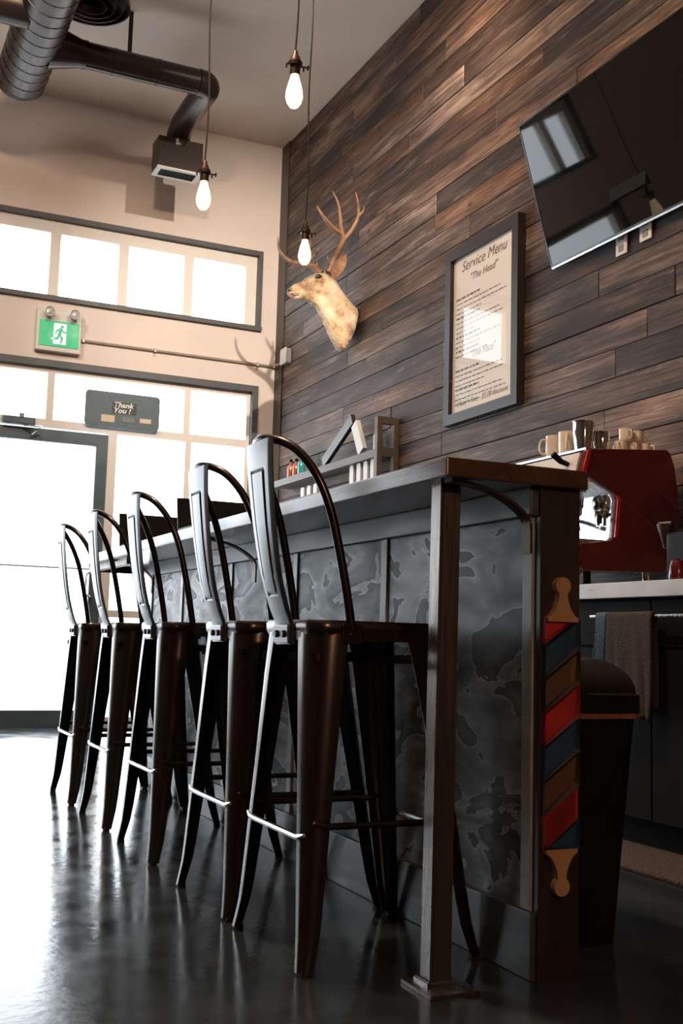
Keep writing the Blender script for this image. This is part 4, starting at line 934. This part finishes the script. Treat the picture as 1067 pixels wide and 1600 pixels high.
for gy in (3.80, 4.08):
    b = bmesh.new(); lathe(b, [(.034, 1.275), (.040, 1.285), (.040, 1.325), (.032, 1.345)], 20, (2.80, gy, 0)); g_ = part(em, 'group_head', b, 'chrome', True)
    b = bmesh.new(); lathe(b, [(.026, 1.245), (.034, 1.255), (.034, 1.285)], 20, (2.80, gy, 0)); tube(b, [(2.80, gy, 1.245), (2.80, gy, 1.225), (2.79, gy + .012, 1.205)], .008, 8); obj('filter_basket', b, 'chrome', g_, True)
    b = bmesh.new(); tube(b, smooth_path([(2.77, gy, 1.265), (2.70, gy - .01, 1.262), (2.63, gy - .02, 1.245), (2.58, gy - .025, 1.235)], 4), [.008] * 4 + [.011] * 5 + [.013] * 4, 10); obj('handle', b, 'blackplastic', g_, True)
part(em, 'steam_knob', tube(bmesh.new(), [(2.70, 3.70, 1.44), (2.655, 3.695, 1.45), (2.62, 3.70, 1.478)], [.010, .012, .014], 10), 'blackplastic', True)
part(em, 'steam_wand', tube(bmesh.new(), smooth_path([(2.73, 3.665, 1.40), (2.715, 3.66, 1.36), (2.70, 3.66, 1.30), (2.715, 3.665, 1.22), (2.73, 3.67, 1.17)], 4), .006, 8), 'chrome', True)
for x in (2.76, 3.06):
    for y in (3.66, 4.24): b = bmesh.new(); lathe(b, [(.026, 0), (.026, .012), (.016, .02), (.016, .072)], 14, (x, y, .94)); part(em, 'foot', b, 'chrome' if x > 3 else 'black', True)

def mug(loc, r, h, rot, label, tilt=0.0, cat='mug', group=None, hr=.6, quilt=False):
    t = thing('coffee_mug' if cat == 'mug' else 'coffee_cup', label, cat, (0, 0, 0), group)
    b = bmesh.new(); pr = [(r * .80, 0), (r * .86, h * .03), (r, h * .25), (r, h * .8), (r * 1.0, h), (r * .93, h), (r * .92, h * .3), (r * .7, h * .08), (0, h * .06)]
    lathe(b, pr, 20)
    if quilt:
        for v in b.verts:
            rr = math.hypot(v.co.x, v.co.y)
            if rr > r * .95:
                a = math.atan2(v.co.y, v.co.x); k = 1 + .03 * math.cos(a * 10 + v.co.z / h * 6); v.co.x *= k; v.co.y *= k
    part(t, 'body', b, 'ceramic', True, ang=60)
    b = bmesh.new(); tube(b, smooth_path([(r * .95, 0, h * .82), (r * 1.35, 0, h * .84), (r * (1 + hr), 0, h * .66), (r * (1 + hr), 0, h * .38), (r * 1.35, 0, h * .2), (r * .95, 0, h * .22)], 4), r * .13, 8); part(t, 'handle', b, 'ceramic', True)
    t.rotation_euler = (tilt, 0, rot); t.location = loc
ZT = 1.508
mug((2.800, 3.94, ZT), .040, .098, math.radians(150), 'tall cream mug at the left end on top of the espresso machine')
mug((2.795, 3.840, ZT), .040, .100, math.radians(230), 'tall cream mug beside the chrome shaker, handle towards the room')
def shaker(loc, r, h, label):
    t = thing('metal_pitcher', label, 'pitcher', loc)
    b = bmesh.new(); lathe(b, [(r * .78, 0), (r * .80, .004), (r * .82, h * .1), (r, h * .62), (r * .97, h * .95), (r * 1.03, h), (r * .97, h), (r * .9, h * .6), (0, h * .05)], 28, loc); part(t, 'body', b, 'chrome', True, ang=50)
    b = bmesh.new(); x, y, z = loc; tube(b, smooth_path([(x + r * .5, y + r * .85, z + h * .86), (x + r * .9, y + r * 1.5, z + h * .8), (x + r * .9, y + r * 1.5, z + h * .4), (x + r * .45, y + r * .8, z + h * .28)], 4), .005, 8); part(t, 'handle', b, 'chrome', True)
shaker((2.790, 3.725, ZT), .045, .125, 'tall polished chrome pitcher on top of the espresso machine'); shaker((2.878, 3.72, ZT), .035, .090, 'short polished chrome pitcher beside the cream cups')
gq = 'cream quilted cups on the espresso machine'
cups = [(2.940, 3.77, ZT, 'cream cup upright behind the short pitcher'), (2.955, 3.69, ZT, 'cream cup in the lower row beside the short pitcher'), (3.017, 3.69, ZT, 'cream cup in the middle of the lower row'), (3.078, 3.69, ZT, 'cream cup at the right end of the lower row'), (2.986, 3.695, ZT + .054, 'largest cream cup stacked on the upper row, left'), (3.010, 3.765, ZT, 'cream cup at the back between the stacked cups'), (3.048, 3.70, ZT + .054, 'cream cup stacked on the upper row, right end')]
for i, (x, y, z, l) in enumerate(cups): mug((x, y, z), 0.028 if i != 4 else .0295, .053 if i != 4 else .056, math.radians((200, 215, 250, 300, 260, 250, -20)[i]), l, 0, 'cup', gq, .55, True)

# grinder at the picture's right edge
gr = thing('coffee_grinder', 'black coffee grinder with a cone for a golden glint at the right edge on the counter', 'grinder', (2.86, 3.14, .94))
part(gr, 'body', box(2.78, 2.95, 3.05, 3.215, .94, 1.13, .012), 'blackplastic'); b = bmesh.new(); lathe(b, [(.012, 1.075), (.034, 1.155), (.036, 1.165), (.030, 1.165)], 16, (2.81, 3.245, 0)); part(gr, 'glint_cone', b, 'strap', True)  # the cone stands in for a golden glint of light
b = bmesh.new(); lathe(b, [(.05, 1.13), (.055, 1.17), (.095, 1.36), (.097, 1.37), (.0, 1.38)], 24, (2.88, 3.10, 0)); part(gr, 'hopper', b, 'blackplastic', True)
b = bmesh.new(); tube(b, [(2.80, 3.20, 1.165), (2.80, 3.27, 1.168)], .010, 8); part(gr, 'dosing_arm', b, 'chrome', True)
b = bmesh.new(); lathe(b, [(.03, .941), (.034, .95), (.030, 1.0), (.022, 1.02), (.0, 1.03)], 16, (2.76, 3.13, 0)); part(gr, 'knob', b, 'red', True)

# bin behind the bar end
bn = thing('waste_bin', 'black waste bin with domed lid behind the bar end', 'bin', (1.67, 2.4, 0))
def rsec(x0, x1, y0, y1, z, r=.03, n=4):
    out = []
    for cx, cy, a0_ in ((x1 - r, y1 - r, 0), (x0 + r, y1 - r, PI / 2), (x0 + r, y0 + r, PI), (x1 - r, y0 + r, 1.5 * PI)):
        for k in range(n + 1): a = a0_ + k * PI / 2 / n; out.append((cx + r * math.cos(a), cy + r * math.sin(a), z))
    return out
def loft(secs):
    b = bmesh.new(); R_ = [[b.verts.new(p) for p in s] for s in secs]
    for a, c in zip(R_, R_[1:]):
        for k in range(len(a)): b.faces.new((a[k], a[(k + 1) % len(a)], c[(k + 1) % len(a)], c[k]))
    b.faces.new(R_[0][::-1]); b.faces.new(R_[-1]); return b
part(bn, 'bin_body', loft([rsec(1.545, 1.765, 2.215, 2.58, 0), rsec(1.530, 1.805, 2.185, 2.61, .54)]), 'blackplastic', True)
part(bn, 'bin_liner', loft([rsec(1.524, 1.811, 2.179, 2.616, .532), rsec(1.523, 1.812, 2.178, 2.617, .545)]), 'liner', True)
part(bn, 'lid_rim', loft([rsec(1.522, 1.815, 2.176, 2.62, .545), rsec(1.522, 1.815, 2.176, 2.62, .588), rsec(1.53, 1.807, 2.184, 2.612, .592)]), 'blackplastic', True)
b = bmesh.new(); NA = 14; prev = None
for i in range(NA + 1):
    a = PI * i / NA; yy = 2.398 - .205 * math.cos(a); zz = .590 + .085 * math.sin(a)
    row = [b.verts.new((1.535, yy, zz)), b.verts.new((1.802, yy, zz))]
    if prev: b.faces.new((prev[0], prev[1], row[1], row[0]))
    prev = row
b.verts.ensure_lookup_table(); b.faces.new([b.verts[2 * i] for i in range(NA + 1)]); b.faces.new([b.verts[2 * i + 1] for i in range(NA + 1)][::-1]); b.faces.new((b.verts[0], b.verts[1], b.verts[2 * NA + 1], b.verts[2 * NA]))
part(bn, 'dome_lid', b, 'blackplastic', True)
o = tag(obj('light_patch_mat', box(2.36, 2.685, 1.6, 4.4, 0.0, .012, .004), 'mat'), 'brown mat strip standing in for a light patch before the back counter', 'mat')  # strip cut to the shape of a light patch on the floor
